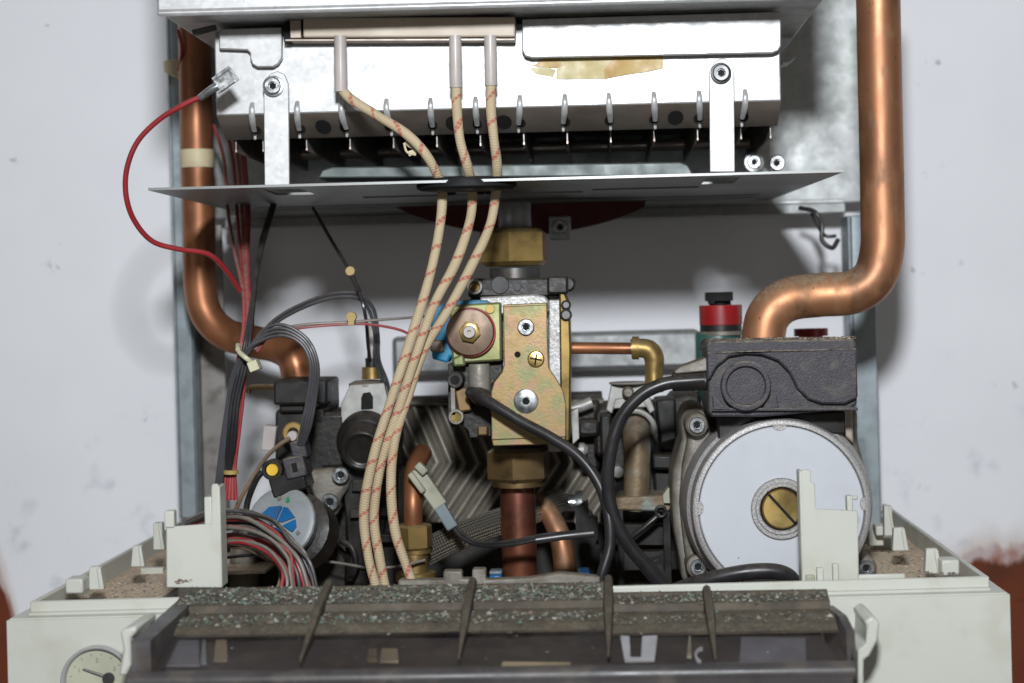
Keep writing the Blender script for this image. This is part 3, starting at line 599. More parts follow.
# notches at the rim
lab = pm.part('white_disc', b, 'label')
b = MB(); 
for a in (90, 2, 178, 270):
    q = o+Vector((math.cos(math.radians(a))*PR(82.5), 0, math.sin(math.radians(a))*PR(82.5))); b = MB(); b.lathe(q+Vector((0,.0003,0)), (0,1,0), [(.0003,0),(PR(6.5),0),(PR(7),.0006),(PR(7),.004)], 24, sc=(.6,1) if a in (90,270) else (1,.6)); pm.part('rim_notch', b, 'alu_speck')
b = MB(); b.ring(cx, cy, dF-.0006, 31, 25.5, .004); b.ring(cx, cy, dF-.0012, 26.5, 22, .004); pm.part('centre_ring', b, 'alu_speck')
b = MB(); b.disc(cx, cy, dF+.0010, 24, .001); b.cur = 0; pm.part('screw_well', b, 'hole')
b = MB(); R = PR(20); oo = P(cx, cy, dF-.0008)
b.lathe(oo, (0,1,0), [(.0001,0),(R*.92,0),(R,.0008),(R,.004)], 40); b.cur = 1; b.box(oo+Vector((-R*.98,-.0002,-R*.07)), oo+Vector((R*.98,.0002,R*.07)), Matrix.Rotation(math.radians(49), 3, 'Y')); pm.part('vent_screw', b, ['brass_br', 'hole'], label='slotted brass centre screw')
# casting behind with bolt lugs
b = MB()
out = [(681,420),(686,408),(696,404),(707,409),(716,424),(735,412),(780,404),(835,408),(850,402),(858,410),(858,440),(866,470),(872,520),(858,575),(845,600),(720,600),(712,590),(692,588),(682,580),(680,560),(674,530),(672,500),(673,470),(682,440)]
b.prism(out, .905, .955); b.prism([(690,432),(702,424),(716,436),(706,452),(700,470),(693,505),(698,540),(708,560),(700,572),(688,570),(684,545),(680,505),(683,465)], .893, .91)
pm.part('volute', b, 'alu_dirty', bevel=.003, seg=3)
b = MB(); 
for i, y in enumerate(range(436, 585, 12)): 
    a = (y-510)/95; x = 782-96*math.cos(math.asin(max(-1,min(1,a))))
    b.tube([P(x+2, y, .872), P(x-4, y+1, .895)], L(3.2,.88), seg=8, smooth=False)
for i, (x, y) in enumerate(((697,425),(698,567),(866,568))):
    b = MB(); R = L(11, .9); b.lathe(P(x, y, .884), (0,1,0), [(R*.8,0),(R,.001),(R*1.1,.03)], 28); lug = pm.part('bolt_lug', b, 'alu_dirty'); screw(pm, x, y, .884, 8.3, 'steel', parent=lug, name='bolt', h=4)
# terminal box
tb = [(708,351),(712,346),(854,343),(857,346),(857,404),(851,409),(762,417),(712,417),(708,410)]
b = MB(); b.prism(tb, .855, .905); box = pm.part('terminal_box', b, 'boxgrey', bevel=.0015, seg=3)
b = MB(); b.add([P(708,347,.857),P(857,340.5,.857),P(857,340.5,.904),P(708,347,.904)], [(0,1,2,3)]); 
b.v = [v+Vector((0,0,.0012)) for v in b.v]
b.cur = 0
b = MB(); 
lid = [(706,347),(710,341),(853,339),(856,342),(856,350),(706,354)]
b.prism(lid, .853, .907)
b.prism([(707,352),(857,348),(858,398),(845,404),(822,404),(808,399),(797,388),(789,372),(778,361),(762,355),(746,354),(729,357),(717,367),(711,378),(707,381)], .851, .858)
pm.part('lid', b, 'boxgrey', box, bevel=.001, seg=2)
b = MB(); b.ring(746, 386, .8495, 25, 19.5, .010); b.cur = 1; b.disc(746, 386, .852, 20, .004); pm.part('knockout', b, ['boxgrey', 'boxgrey'], box)
b = MB()
b.pbox(712, 408, 858, 411, .852, .86, -1.2); b.prism([(713,396),(722,405),(736,410),(713,411)], .852, .858); b.prism([(768,400),(776,393),(779,408),(762,409)], .852, .858)
pm.part('moulded_rib', b, 'boxgrey', box, bevel=.0004)
b = MB(); b.prism([(718,416),(846,411),(846,434),(718,440)], .872, .915); b.cur = 1; b.prism([(842,408),(852,406),(854,444),(844,436)], .885, .91); pm.part('neck', b, ['black', 'skirt'], bevel=.001)
b = MB(); b.ptube([(672,382,.87),(709,381,.87)], 9.5, smooth=False, seg=20); b.cur = 1; b.prism([(674,372),(680,367),(708,357),(708,371),(676,374)], .866, .885); pm.part('cable_gland', b, ['black', 'alu_dirty'], box, bevel=.0008)

# ================================================================== AIR VENTS
av = Thing('air_vent', 'air vent with bright red cap and black knob behind the pump box', 'air vent', P(721, 350, 1.0))
b = MB(); vcyl(b, 721, 305, 325, 1.0, 21.5); av.part('cap', b, 'red')
b = MB(); vcyl(b, 721, 324, 333, 1.0, 21); av.part('collar', b, 'black')
b = MB(); vcyl(b, 720, 296, 305, 1.0, 11); b.pbox(707, 292, 733, 301, .99, 1.01); b.pbox(709,299,715,304,.989,1.0); av.part('knob', b, 'grommet', bevel=.001)
b = MB(); vcyl(b, 720, 333, 400, 1.0, 23, 23); b.cur = 1; vcyl(b, 722, 331, 335, 1.0, 25); av.part('body', b, ['green', 'alu_dirty'])
b = MB(); vcyl(b, 811, 328.5, 336, 1.0, 17); b.cur = 0; vcyl(b, 811, 333, 345, 1.0, 12); sv = Thing('safety_valve', 'flat red cap just behind the right end of the pump box', 'valve', P(811, 345, 1.0)); sv.part('cap', b, 'red'); b = MB(); vcyl(b, 811, 344, 420, 1.0, 9); sv.part('stem', b, 'black')

# ================================================================== HEAT EXCHANGER
hx = Thing('plate_heat_exchanger', 'silvery chevron-ribbed heat exchanger low in the boiler behind the gas valve', 'heat exchanger', P(500, 515, 1.04))
A_, B_ = 403, 600; y0, y1, ym = 402, 522, 463
nx, ny = 480, 120
b = MB(); vs = []
for j in range(ny+1):
    y = y0+(y1-y0)*j/ny
    sh = (y-y0)*.42 if y < ym else (ym-y0)*.42-(y-ym)*.66
    for i in range(nx+1):
        x = A_+(B_-A_)*i/nx; ph = ((x-sh)/13.5) % 1
        h = max(0, 1-(abs(2*ph-1)/.62)**2)*.0045
        vs.append(P(x, y, 1.02-h))
fs = [(j*(nx+1)+i, j*(nx+1)+i+1, (j+1)*(nx+1)+i+1, (j+1)*(nx+1)+i) for j in range(ny) for i in range(nx)]
b.add(vs, fs)
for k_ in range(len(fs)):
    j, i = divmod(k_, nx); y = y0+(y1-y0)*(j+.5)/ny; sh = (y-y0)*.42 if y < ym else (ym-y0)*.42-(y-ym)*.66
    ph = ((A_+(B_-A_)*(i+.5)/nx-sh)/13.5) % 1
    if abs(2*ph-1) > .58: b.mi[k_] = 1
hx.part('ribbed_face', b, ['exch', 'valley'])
b = MB(); b.pbox(398, 397, 604, 522, 1.0205, 1.06); b.cur = 1; b.pbox(400, 400, 604, 405, 1.012, 1.03, -1); hx.part('side_plates', b, ['dark', 'alu_dirty'], bevel=.001)

# braided hose
b = MB(); b.ptube([(425,553,.955),(455,538,.955),(490,525,.965),(530,512,.985),(560,500,1.0)], 13.5, seg=24); 
single('braided_hose', 'steel braided hose passing behind the thick pipe', 'hose', b, 'braid')
br_ = Thing('brass_union', 'short copper pipe rising from a brass nut beside the white connector', 'pipe fitting', P(416, 585, .935))
b = MB(); b.ptube([(423,452,.96),(414,470,.945),(413,500,.935),(413,530,.935)], 9.5, seg=20); br_.part('copper_stub', b, 'copper')
b = MB(); hexnut(b, 414, 524, 549, .935, 19, 20); br_.part('nut', b, 'brass')
b = MB(); vcyl(b, 416, 549, 600, .935, 13); vcyl(b, 416, 549, 553, .935, 15); vcyl(b, 416, 572, 580, .935, 20); br_.part('tail', b, 'brass')
b = MB(); b.ptube([(536,498,.99),(550,515,.985),(562,545,.98),(568,600,.98)], [9,10,11,12], seg=18); single('copper_bend', 'dull narrow copper tube curving down right of the thick pipe', 'pipe', b, 'copper_dusty')
b = MB(); b.ptube([(553,503,1.0),(575,503,1.0)], 9, smooth=False, seg=18); b.ptube([(575,503,1.0),(582,503,1.0)], [12,13], smooth=False, seg=18); single('chrome_coupling', 'small shiny chrome coupling right of the thick pipe', 'coupling', b, 'steel')

# ================================================================== LEFT HYDRAULIC GROUP
hl = Thing('flow_switch_group', 'grimy black diverter assembly low on the left', 'diverter valve', P(340, 590, 1.0))
b = MB(); b.prism([(322,412),(346,412),(352,404),(395,404),(398,420),(400,600),(225,600),(225,575),(262,548),(300,470)], .99, 1.04)
b.pbox(310, 412, 348, 470, .955, 1.0); b.prism([(345,500),(385,470),(398,470),(398,600),(345,600)], .96, 1.0); hl.part('housing', b, 'blackm', bevel=.003)
b = MB(); b.pbox(273, 380, 327, 405, .945, .99, -1); b.pbox(279, 400, 305, 413, .95, .98); b.cur = 0
b.prism([(275,412),(280,408),(325,408),(325,500),(275,500)], .955, 1.0); b.pbox(318,383,330,412,.955,.99); hl.part('microswitch', b, 'black', bevel=.0015)
b = MB(); b.ptube([(248,393,.96),(250,388,.96),(258,387,.955),(275,387,.95)], 3); hl.part('switch_lever', b, 'brass_dk')
b = MB(); b.pbox(262, 426, 275, 451, .95, .965, -8); hl.part('switch_tab', b, 'ceramic', bevel=.0006)
b = MB(); b.ring(293, 433, .935, 11, 4.5, .004); b.cur = 1; b.disc(292, 436, .931, 5, .004); hl.part('eyelet', b, ['brass', 'ceramic'])
b = MB(); b.prism([(341,404),(350,385),(384,383),(390,410),(388,430),(341,430)], .955, .958); b.cur = 1; b.prism([(361,398),(363,393),(370,392),(373,397),(373,409),(361,410)], .9545, .9552); hl.part('spring_clip', b, ['grease', 'hole'], bevel=.0006)
b = MB(); b.lathe(P(368,386,.965), (0,0,1), [(0,0),(L(19,.965),0),(L(19,.965),.0015),(L(13,.965),.003),(0,.003)], 32); hl.part('clip_cap', b, 'alu_dirty')
b = MB(); b.lathe(P(366,440,.955), (0,-1,-.25), [(L(29,.95),-.01),(L(29,.95),.003),(L(26,.95),.006),(L(23,.95),.007),(L(22,.95),.016),(L(20,.95),.018),(L(17,.95),.0185),(L(15,.95),.017),(0,.0168)], 48); b.prism([(340,440),(392,440),(388,500),(380,570),(350,570),(344,500)], .957, .99)
b.lathe(P(366,425,.965), (0,-1,0), [(L(30,.96),-.01),(L(30,.96),.004),(L(26,.96),.008),(0,.008)], 48)
hl.part('diaphragm_cover', b, 'black', bevel=.002)
b = MB(); b.prism([(305,471),(333,468),(350,476),(348,490),(338,500),(338,516),(322,518),(316,505),(305,492)], .948, .97); hl.part('flange', b, 'alu_dirty', bevel=.003)
screw(hl, 341, 475, .945, 8.5, 'steel', name='bolt', h=5); screw(hl, 330, 502, .944, 9, 'steel', name='bolt', h=5)
b = MB(); 
b.prism([(323,520),(333,545),(345,560),(345,590),(318,590),(315,545)], .955, .97); b.ptube([(340,540,.95),(352,548,.948),(356,565,.948),(350,580,.95)], 3.2); b.pbox(352,480,395,492,.952,.96,-3); b.pbox(350,508,395,517,.95,.96,2); b.pbox(360,535,396,543,.95,.96,0)
hl.part('lower_ribs', b, 'blackm', bevel=.001)
# dark filler in place of deep shade between the left group and the middle
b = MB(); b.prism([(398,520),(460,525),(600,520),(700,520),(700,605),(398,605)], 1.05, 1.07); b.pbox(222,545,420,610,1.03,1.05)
b.cur = 0; single('shade_filler', 'dark, shade-imitating manifold along the bottom behind the pipes', 'filler', b, 'dark')
b = MB(); b.prism([(228,560),(232,520),(247,515),(256,540),(256,600),(228,600)], .98, 1.0); single('chrome_pipe', 'dull grey pipe low behind the curved red and grey cables', 'pipe', b, 'alu_dirty', bevel=.005)

b = MB(); b.prism([(398,604),(398,580),(443,580),(443,571),(462,571),(462,579),(472,579),(472,569),(486,569),(486,580),(530,578),(560,573),(600,577),(600,604)], .86, .868); single('rear_ledge', 'dusty beige notched ledge just behind the smoked cover', 'ledge', b, 'alu_dirty', bevel=.001)
ps = Thing('flow_sensor', 'round grey sensor with blue centre low on the left', 'sensor', P(283, 520, .905))
ax = Vector((-.28, -1, .38)).normalized(); c0 = P(280, 522, .898)
R = L(35, .9)
b = MB(); b.lathe(c0, ax, [(R*.9,-.010),(R*1.0,-.003),(R*1.05,-.0018),(R*1.03,-.0004),(R*.98,0),(R*.9,.0004),(0,.0004)], 24); fd = ps.part('face_disc', b, 'disc')
e1 = (Vector((0,0,1))-ax*ax.z).normalized(); e2 = ax.cross(e1)
def on(dx, dz): return c0+ax*.0006+e2*(-dx*R)+e1*(dz*R)
if on(1,0).x < on(-1,0).x: e2 = -e2
b = MB()
def patch(pts, t=.0012):
    f = [on(x, y)+ax*t for x, y in pts]; g = [on(x, y)-ax*.0004 for x, y in pts]; n = len(f)
    b.add(f+g, [tuple(range(n)), tuple(range(2*n-1,n-1,-1))]+[(i,i+n,(i+1)%n+n,(i+1)%n) for i in range(n)])
patch([(-.55,.22),(-.35,.42),(.0,.45),(.04,.42),(-.12,-.02),(-.2,-.12)]); patch([(.10,.42),(.22,.40),(.48,.12),(.10,-.02),(-.04,.0)]); patch([(.50,.06),(.55,-.15),(.45,-.3),(.14,-.12)]); patch([(-.18,-.18),(.10,-.18),(.38,-.38),(.28,-.62),(.05,-.62),(-.12,-.4)])
ps.part('blue_insert', b, 'blue')
b = MB(); b.lathe(on(-.1,.68), ax, [(.0001,.0004),(.0011,.0004),(.0013,0)], 16); b.lathe(on(.62,-.32), ax, [(.0001,.0006),(.0012,.0006),(.0013,0)], 4); ps.part('mark', b, 'ink')
b = MB(); b.lathe(on(.17,.62), ax, [(.0001,.0005),(.0010,.0005),(.0012,0)], 16); b.lathe(on(.17,.68), ax, [(.0001,.0006),(.0007,.0006),(.0012,0)], 3); ps.part('mark', b, 'greenp')
b = MB(); b.lathe(c0, ax, [(R*1.1,-.03),(R*1.12,-.016),(R*.9,-.014)], 24); ps.part('rear_gear', b, 'blackm')
cn = Thing('plug_connector', 'black two-piece plug on grey wires above the blue-centred sensor', 'connector', P(290, 470, .92))
b = MB(); b.pbox(291, 441, 306, 459, .905, .92, 12); b.pbox(284, 457, 305, 478, .900, .92, 12); cn.part('upper_plug', b, 'boxgrey', bevel=.0008)
b = MB(); b.pbox(270, 474, 306, 494, .902, .925, 16); cn.part('socket', b, 'black', bevel=.001)
b = MB(); b.pbox(292, 463, 297, 472, .8995, .902, 12); cn.part('latch', b, 'hole')
b = MB(); b.ring(272, 470, .906, 10.5, 6.5, .006); b.ptube([(262,472,.908),(256,480,.908),(248,500,.91),(245,520,.91)], 3.2); cn.part('rubber_boot', b, 'black')
b = MB(); b.disc(272, 470, .905, 6, .005); cn.part('yellow_core', b, 'yellow')

# NTC sensor on top of left group
ns = Thing('temperature_probe', 'white tapered probe plug in a small brass nut on the left', 'sensor', P(372, 385, .96))
b = MB(); vcyl(b, 372, 367, 379, .96, 10, 9.6); ns.part('brass_nut', b, 'brass')
b = MB(); vcyl(b, 372, 358, 367, .96, 6.5); ns.part('seal', b, 'black')
b = MB(); vcyl(b, 373, 324, 359, .96, 6, 4.2); ns.part('plug', b, 'ceramic')

# ================================================================== RIGHT HYDRAULIC GROUP
hr = Thing('return_group', 'black valve assembly with dusty bronze elbow left of the pump', 'valve', P(640, 590, .99))
b = MB(); b.prism([(594,412),(600,406),(668,404),(674,395),(700,392),(706,440),(690,450),(690,600),(612,600),(600,520),(610,460),(594,455)], .985, 1.04); b.prism([(575,404),(600,400),(600,470),(580,470),(570,430)], 1.0, 1.03); b.pbox(577,420,600,437,.98,1.0); hr.part('housing', b, 'blackm', bevel=.003)
b = MB(); b.prism([(606,410),(611,385),(644,382),(655,410),(650,414),(640,396),(616,400),(612,414)], .965, .968); b.prism([(607,409),(611,385),(644,382),(654,407)], .9655, .970) ; b.lathe(P(628,384,.967), (0,0,1), [(0,0),(L(19,.965),0),(L(19,.965),.0012),(0,.0012)], 32); hr.part('spring_clip', b, 'grease', bevel=.0006)
b = MB(); b.lathe(P(628,392,.963), (0,-1,0), [(L(6,.96),0),(L(6,.96),.004),(L(4,.96),.006),(0,.006)], 20); hr.part('stud', b, 'alu_dirty')
b = MB(); b.ptube([(632,415,.985),(635,424,.965),(637,440,.955),(637,465,.953),(636,510,.953)], [15,15,14,13,13], seg=24); hr.part('bronze_elbow', b, 'verdi')
b = MB()
n = 18; pts = [(634+21*math.cos(t), 432-21*math.sin(t)) for t in [math.radians(-5+190*k/n) for k in range(n+1)]]
b.ptube([(x, y, .952) for x, y in pts], 2.6, seg=8); hr.part('retaining_clip', b, 'grease')
b = MB(); b.prism([(655,400),(676,398),(678,440),(660,445)], .955, .99); hr.part('side_block', b, 'black', bevel=.0015); b = MB(); b.pbox(652,455,678,470,.96,.99,-3); b.pbox(654,470,672,500,.97,.99); hr.part('side_block', b, 'black', bevel=.0015); b = MB(); b.pbox(600,415,612,455,.96,.985); hr.part('side_block', b, 'black', bevel=.0015)
b = MB(); b.prism([(600,498),(668,495),(672,508),(668,512),(600,510)], .945, .98); b.cur = 0; hr.part('shelf', b, 'verdi', bevel=.001)
b = MB(); b.pbox(618,510,624,590,.944,.95); b.pbox(664,512,671,590,.944,.95); b.ptube([(628,540,.943),(645,527,.943),(660,514,.943)], 3, smooth=False); b.pbox(596,525,668,545,.96,.97,-2); b.pbox(600,552,690,570,.955,.965); b.ring(661,512,.941,6.5,3.5,.006,24)
b.pbox(650,560,664,580,.94,.96,15); hr.part('strut_frame', b, 'black', bevel=.0008)
b = MB(); b.disc(584, 520, .965, 10, .012); b.cur = 1; b.pbox(589,518,598,540,.95,.96); b.prism([(575,508),(588,500),(590,530),(583,536),(576,530)], .96, .965); hr.part('side_screw', b, ['alu_dirty', 'black'])
b = MB(); b.prism([(663,495),(668,488),(676,490),(676,503),(664,503)], .94, .95); hr.part('lug', b, 'clipw')
# cluster of dusty crumbs of fittings right of the valve
b = MB(); b.lathe(P(573,450,.99), (1,0,0), [(0,0),(L(7,.99),0),(L(7,.99),.006),(L(4,.99),.008),(0,.008)], 20); b.disc(618,472,.975,6,.01); b.ptube([(552,410,.99),(575,408,.99),(592,402,.99)], 6, seg=12); b.prism([(571,412),(578,408),(579,438),(573,444)], .965, .975)
single('drain_fitting', 'small grimy metal fittings just right of the gas valve', 'fitting', b, 'grease')

# little blue bits & pale things near the bottom
b = MB(); b.pbox(578,573,590,583,.93,.95); single('blue_fitting', 'small blue fitting at the bottom edge right of the thick pipe', 'fitting', b, 'blue', bevel=.001)
b = MB(); b.pbox(489,575,502,580,.94,.95); b.cur = 1; b.pbox(489,571,502,575,.94,.95); single('blue_and_white_ring', 'blue and white ring at the foot of the thick dark pipe', 'ring', b, ['blue','clipb'], bevel=.001)

# ================================================================== WIRES
iw = 'red striped cream ignition wires'
W = [
 ('striped ignition wire from the leftmost pale sleeve, pulled out furthest left', [(342,90,.865),(352,100,.864),(378,116,.862),(405,133,.861),(424,152,.861),(436,172,.865),(442,190,.872),(440,225,.868),(430,275,.864),(412,335,.862),(391,400,.862),(374,455,.864),(364,510,.868),(368,555,.868),(377,590,.868)]),
 ('striped ignition wire from the middle pale sleeve, straight below the plate', [(456,86,.865),(457,110,.864),(460,140,.863),(467,165,.866),(472,190,.875),(470,220,.872),(456,262,.868),(434,305,.864),(416,355,.864),(400,405,.866),(382,460,.868),(374,515,.872),(379,555,.872),(386,590,.872)]),
 ('striped ignition wire from the rightmost pale sleeve, ending lowest right', [(491,84,.865),(491,110,.864),(494,140,.863),(497,165,.868),(496,190,.876),(490,225,.874),(472,265,.872),(448,310,.869),(424,350,.869),(408,395,.868),(395,440,.866),(391,485,.866),(395,530,.866),(406,565,.866),(416,592,.866)])]
for lab_, p in W:
    b = MB(); b.ptube(p, [4.9+.35*math.sin(i_*2.3) for i_ in range(len(p))], seg=20, step=10); single('ignition_wire', lab_, 'wire', b, 'stripe', iw)
b = MB(); b.ptube([(405,142,.866),(411,147,.8665),(418,146,.866)], 1.5); b.pbox(408,150,416,155,.866,.869,20); b.ptube([(404,143,.866),(407,152,.866),(416,155,.866)], 1.2); single('wire_tie', 'small beige tie remnant on the leftmost striped wire above the plate', 'wire tie', b, 'tape')

# loose red wire with spade terminal
lw = Thing('loose_red_wire', 'thick red wire looping out left, metal terminal on its loose end', 'wire', P(125, 180, .86))
b = MB(); b.ptube([(203,96,.852),(185,104,.852),(160,119,.853),(138,141,.854),(127,168,.856),(126,195,.86),(134,220,.866),(152,241,.874),(178,249,.882),(208,254,.89),(226,270,.90),(240,291,.91)], 2.7, seg=12); lw.part('lead', b, 'wire_red')
b = MB(); b.ptube([(200,98,.852),(212,89,.850),(218,86,.85)], [3.8,4.2,4.5], seg=10, smooth=False)
c = P(226, 80, .849)
rt = Matrix.Rotation(math.radians(-34), 3, 'Y')
b.box(c+Vector((-.0052,-.0005,-.0036)), c+Vector((.0052,.0003,.0036)), rt); b.box(c+Vector((-.0050,-.0016,-.0040)), c+Vector((.0050,.0002,-.0026)), rt); 
b.box(c+rt@Vector((0,0,.0036))+Vector((-.0050,-.0016,-.0008)), c+rt@Vector((0,0,.0036))+Vector((.0050,.0002,.0008)), rt)
lw.part('spade_terminal', b, 'steel', bevel=.0002)
b = MB(); b.ptube([(233,66,.9),(214,84,.9)], 1.8); b.ptube([(243,80,.9),(216,101,.9)], 1.8); single('terminal_lug', 'thin dark terminal edges beside the loose red wire end', 'terminal', b, 'steel_dk')

# red harness dropping through the plate
hr_lab = ['red harness wire', ]
def wire(name, label, pts, r, m, group=None): 
    b = MB(); b.ptube(pts, r, seg=8, step=6); return single(name, label, 'wire', b, m, group)
b0 = 1.02
redh = Thing('red_wire_bundle', 'bundle of thin red wires hanging from the plate at the left', 'wire bundle', P(245, 300, .96))
for i, (xs, m_) in enumerate(((228,'wire_pnk'),(237,'wire_red'),(242,'wire_pnk'),(246,'wire_pnk'),(249,'wire_red'))):
    k = i-2
    b = MB(); b.ptube([(xs-14+i*2,125,1.03),(xs-4,160,1.02),(xs,212,.985),(xs+(246-xs)*.35,250,.96),(246+k*1.6,290,.93),(248+k*2.2,325,.918),(243+k*1.8,352,.912),(239+k*2.4,390,.912),(235+k*2.2,430,.912),(231+k*2.0,468,.912),(229+k*3.4,500,.912)], 1.9, seg=8); redh.part('lead', b, m_)
b = MB(); b.ptube([(178,30,1.02),(182,50,1.02),(178,70,1.03)], 1.6); redh.part('lead', b, 'wire_red')
b = MB(); b.ptube([(231,474,.909),(231,470,.909)], 7.5, smooth=False, seg=16); redh.part('tie', b, 'amber')
blkh = Thing('black_wire_bundle', 'bundle of black wires crossing the red bundle at the left', 'wire bundle', P(240, 400, .92))
for i in range(3):
    b = MB(); b.ptube([(275-i*1.5,205,.99),(262-i*1.5,250,.95),(252+i,300,.92),(246+i*2,335,.905),(240+i*3,365,.903),(232+i*3,400,.903),(228+i*3.2,440,.905),(225+i*2,475,.91)], 1.8 if i < 2 else 2.2, seg=8); blkh.part('lead', b, 'wire_blk')
for i in range(2):
    b = MB(); b.ptube([(240+i*3,360,.906),(231+i*3,400,.908),(225+i*3,440,.909),(220+i*3,475,.91),(216+i*3,510,.91),(214+i*3,530,.91)], 2, seg=8); blkh.part('lead', b, 'wire_blk' if i else 'wire_pnk')
# grey loops to the connector
gl = Thing('grey_wire_loop', 'grey wires arching from the cable tie over to the black plug', 'wire bundle', P(270, 345, .9))
for i, off in enumerate((0, 3.5, 7, -3.5)):
    b = MB(); b.ptube([(214+off*.4,520,.912),(221+off*.5,460,.908),(228+off*.5,410,.905),(234+off*.4,375,.903),(246+off*.5,352-off*.2,.900),(262+off*.2,337-off,.899),(284,332-off,.898),(304+off*.5,343-off*.5,.898),(313+off*.7,365,.898),(311+off*.7,395,.9),(305+off*.8,425,.902),(300+off*.5,445,.905)], 1.75, seg=10); gl.part('lead', b, 'wire_gry')
b = MB()
b.ptube([(239,352,.897),(246,358,.893),(254,364,.897)], 2.6); b.pbox(248,361,258,371,.89,.899,20); b.ptube([(238,350,.898),(238,345,.904)], 2.5); single('cable_tie', 'pale yellow cable tie around the black and grey wires on the left', 'cable tie', b, 'tie', bevel=.0006)
ga = Thing('grey_wire_arch', 'pair of grey wires arching high over to the white probe plug', 'wire bundle', P(320, 300, .94))
for i in (0, 1):
    b = MB(); b.ptube([(256,345+i*3,.905),(272,322+i*4,.915),(300,305+i*4,.93),(332,294+i*4,.94),(357,294+i*4,.945),(373-i*4,308+i*2,.95),(378-i*3,335,.952),(379-i*4,360,.955),(388-i*4,385,.96),(394-i*4,420,.97)], 1.9, seg=8); ga.part('lead', b, 'wire_gry')
tw = Thing('twin_sensor_wire', 'thin brown and grey wire pair running level to the blue connector', 'wire', P(340, 322, .92))
b = MB(); b.ptube([(255,350,.903),(268,334,.908),(300,325,.915),(350,322,.92),(390,319,.92),(432,316,.915)], 1.5, seg=8); tw.part('lead', b, 'thin')
b = MB(); b.ptube([(257,352,.903),(270,336,.908),(300,328,.915),(350,324,.92),(375,325,.92),(400,330,.918),(418,339,.916)], 1.5, seg=8); tw.part('lead', b, 'wire_pnk')
b = MB(); b.disc(351, 317, .915, 5.5, .003, 8); b.pbox(348,320,354,325,.914,.92); tw.part('clip', b, 'amber')
pw = Thing('probe_wire', 'thin black wire slanting from the plate down to the white probe plug', 'wire', P(350, 270, .97))
b = MB(); b.ptube([(313,208,1.0),(330,238,.985),(350,272,.955),(361,298,.938),(366,320,.938),(368,345,.945),(370,360,.955)], 1.8, seg=8); b.ptube([(348,268,.957),(359,292,.940)], 2.6, seg=8); pw.part('lead', b, 'wire_blk')
b = MB(); b.disc(350, 271, .950, 5, .006, 8); pw.part('clip', b, 'amber')
wire('capillary_tube', 'thin brown tube curving down left from the brass eyelet', [(290,438,.93),(278,446,.928),(264,460,.925),(250,482,.922),(240,500,.92),(234,515,.92)], 2.2, 'wire_brn')
# bottom arcs of red and grey cables
bc = Thing('curved_cable_bundle', 'fan of grey and red cables curving down to the front at lower left', 'wire bundle', P(260, 540, .87))
cols = ['wire_gry','thin','wire_gry','wire_pnk','thin','wire_red','wire_gry','thin','wire_gry','wire_pnk','thin','wire_red','wire_gry','wire_pnk','thin','wire_gry','wire_red','wire_brn']
for i, m_ in enumerate(cols):
    t = i/(len(cols)-1); r2 = random.Random(i*3+1); j = lambda a=2.2: r2.uniform(-a, a); dd = r2.uniform(-.012, .014)
    x2 = 321-t*46; yt = 509+t*36+j()
    b = MB(); b.ptube([(186, yt+12+j(4), .90),(216+j(), yt+2+j(), .885+dd),(245+j(), yt+1+t*2+j(3), .872+dd),(272-t*6+j(), yt+12+j(3), .866+dd),(294-t*14+j(3), yt+30-t*4+j(3), .86+dd),(310-t*30+j(3), yt+50-t*10+j(3), .856+dd),(x2+j(3), 594, .855+dd)], r2.uniform(1.4,2.5), seg=10); bc.part('lead', b, m_)
# mottled small wires around the bottom
wire('thin_bottom_wire', 'thin pale wire sagging level behind the striped wires near the bottom', [(318,560,.93),(345,564,.925),(372,568,.92),(400,566,.92),(425,560,.925)], 1.4, 'thin')
wire('thin_black_tie', 'thin black strap across the grey pipe at lower left', [(222,558,.93),(240,556,.928),(262,554,.93)], 1.7, 'wire_blk')

# black cables
blkc = 'black rubber mains cables'
b = MB(); b.ptube([(470,392,.90),(478,395,.894),(492,404,.890),(520,421,.886),(550,437,.882),(578,456,.878),(598,482,.874),(608,512,.87),(610,545,.868),(602,575,.866),(598,600,.866)], [6,7,6,5.6,5.6,5.6,5.6,5.6,5.6,5.6,5.6], seg=18, step=8); b.lathe(P(479,396,.897), (-.5,-.6,.2), [(L(9,.9),-.004),(L(9,.9),.001),(L(7,.9),.003)], 24)
single('rubber_cable', 'black cable curving down right from below the gas valve knob', 'cable', b, 'rubber', blkc)
b = MB(); b.ptube([(704,380,.868),(690,381,.868),(664,384,.868),(640,396,.868),(620,420,.868),(610,455,.868),(608,490,.869),(615,520,.87),(630,547,.872),(650,570,.874),(668,592,.876)], [6,6.5,6.8,6.6,6.6,6.6,6.6,6.8,7.2,7.5,7.5], seg=18, step=8)
single('rubber_cable', 'black cable looping left from the pump terminal box and down', 'cable', b, 'rubber', blkc)
b = MB(); b.ptube([(640,600,.856),(668,594,.850),(690,586,.846),(720,577,.842),(752,571.5,.840),(778,572,.840),(792,580,.842),(794,596,.848)], [8,8.5,8.5,8,8,8,8,8], seg=20, step=8)
single('rubber_cable', 'thick dusty black cable lying in front of the white pump disc', 'cable', b, 'rubber', blkc)
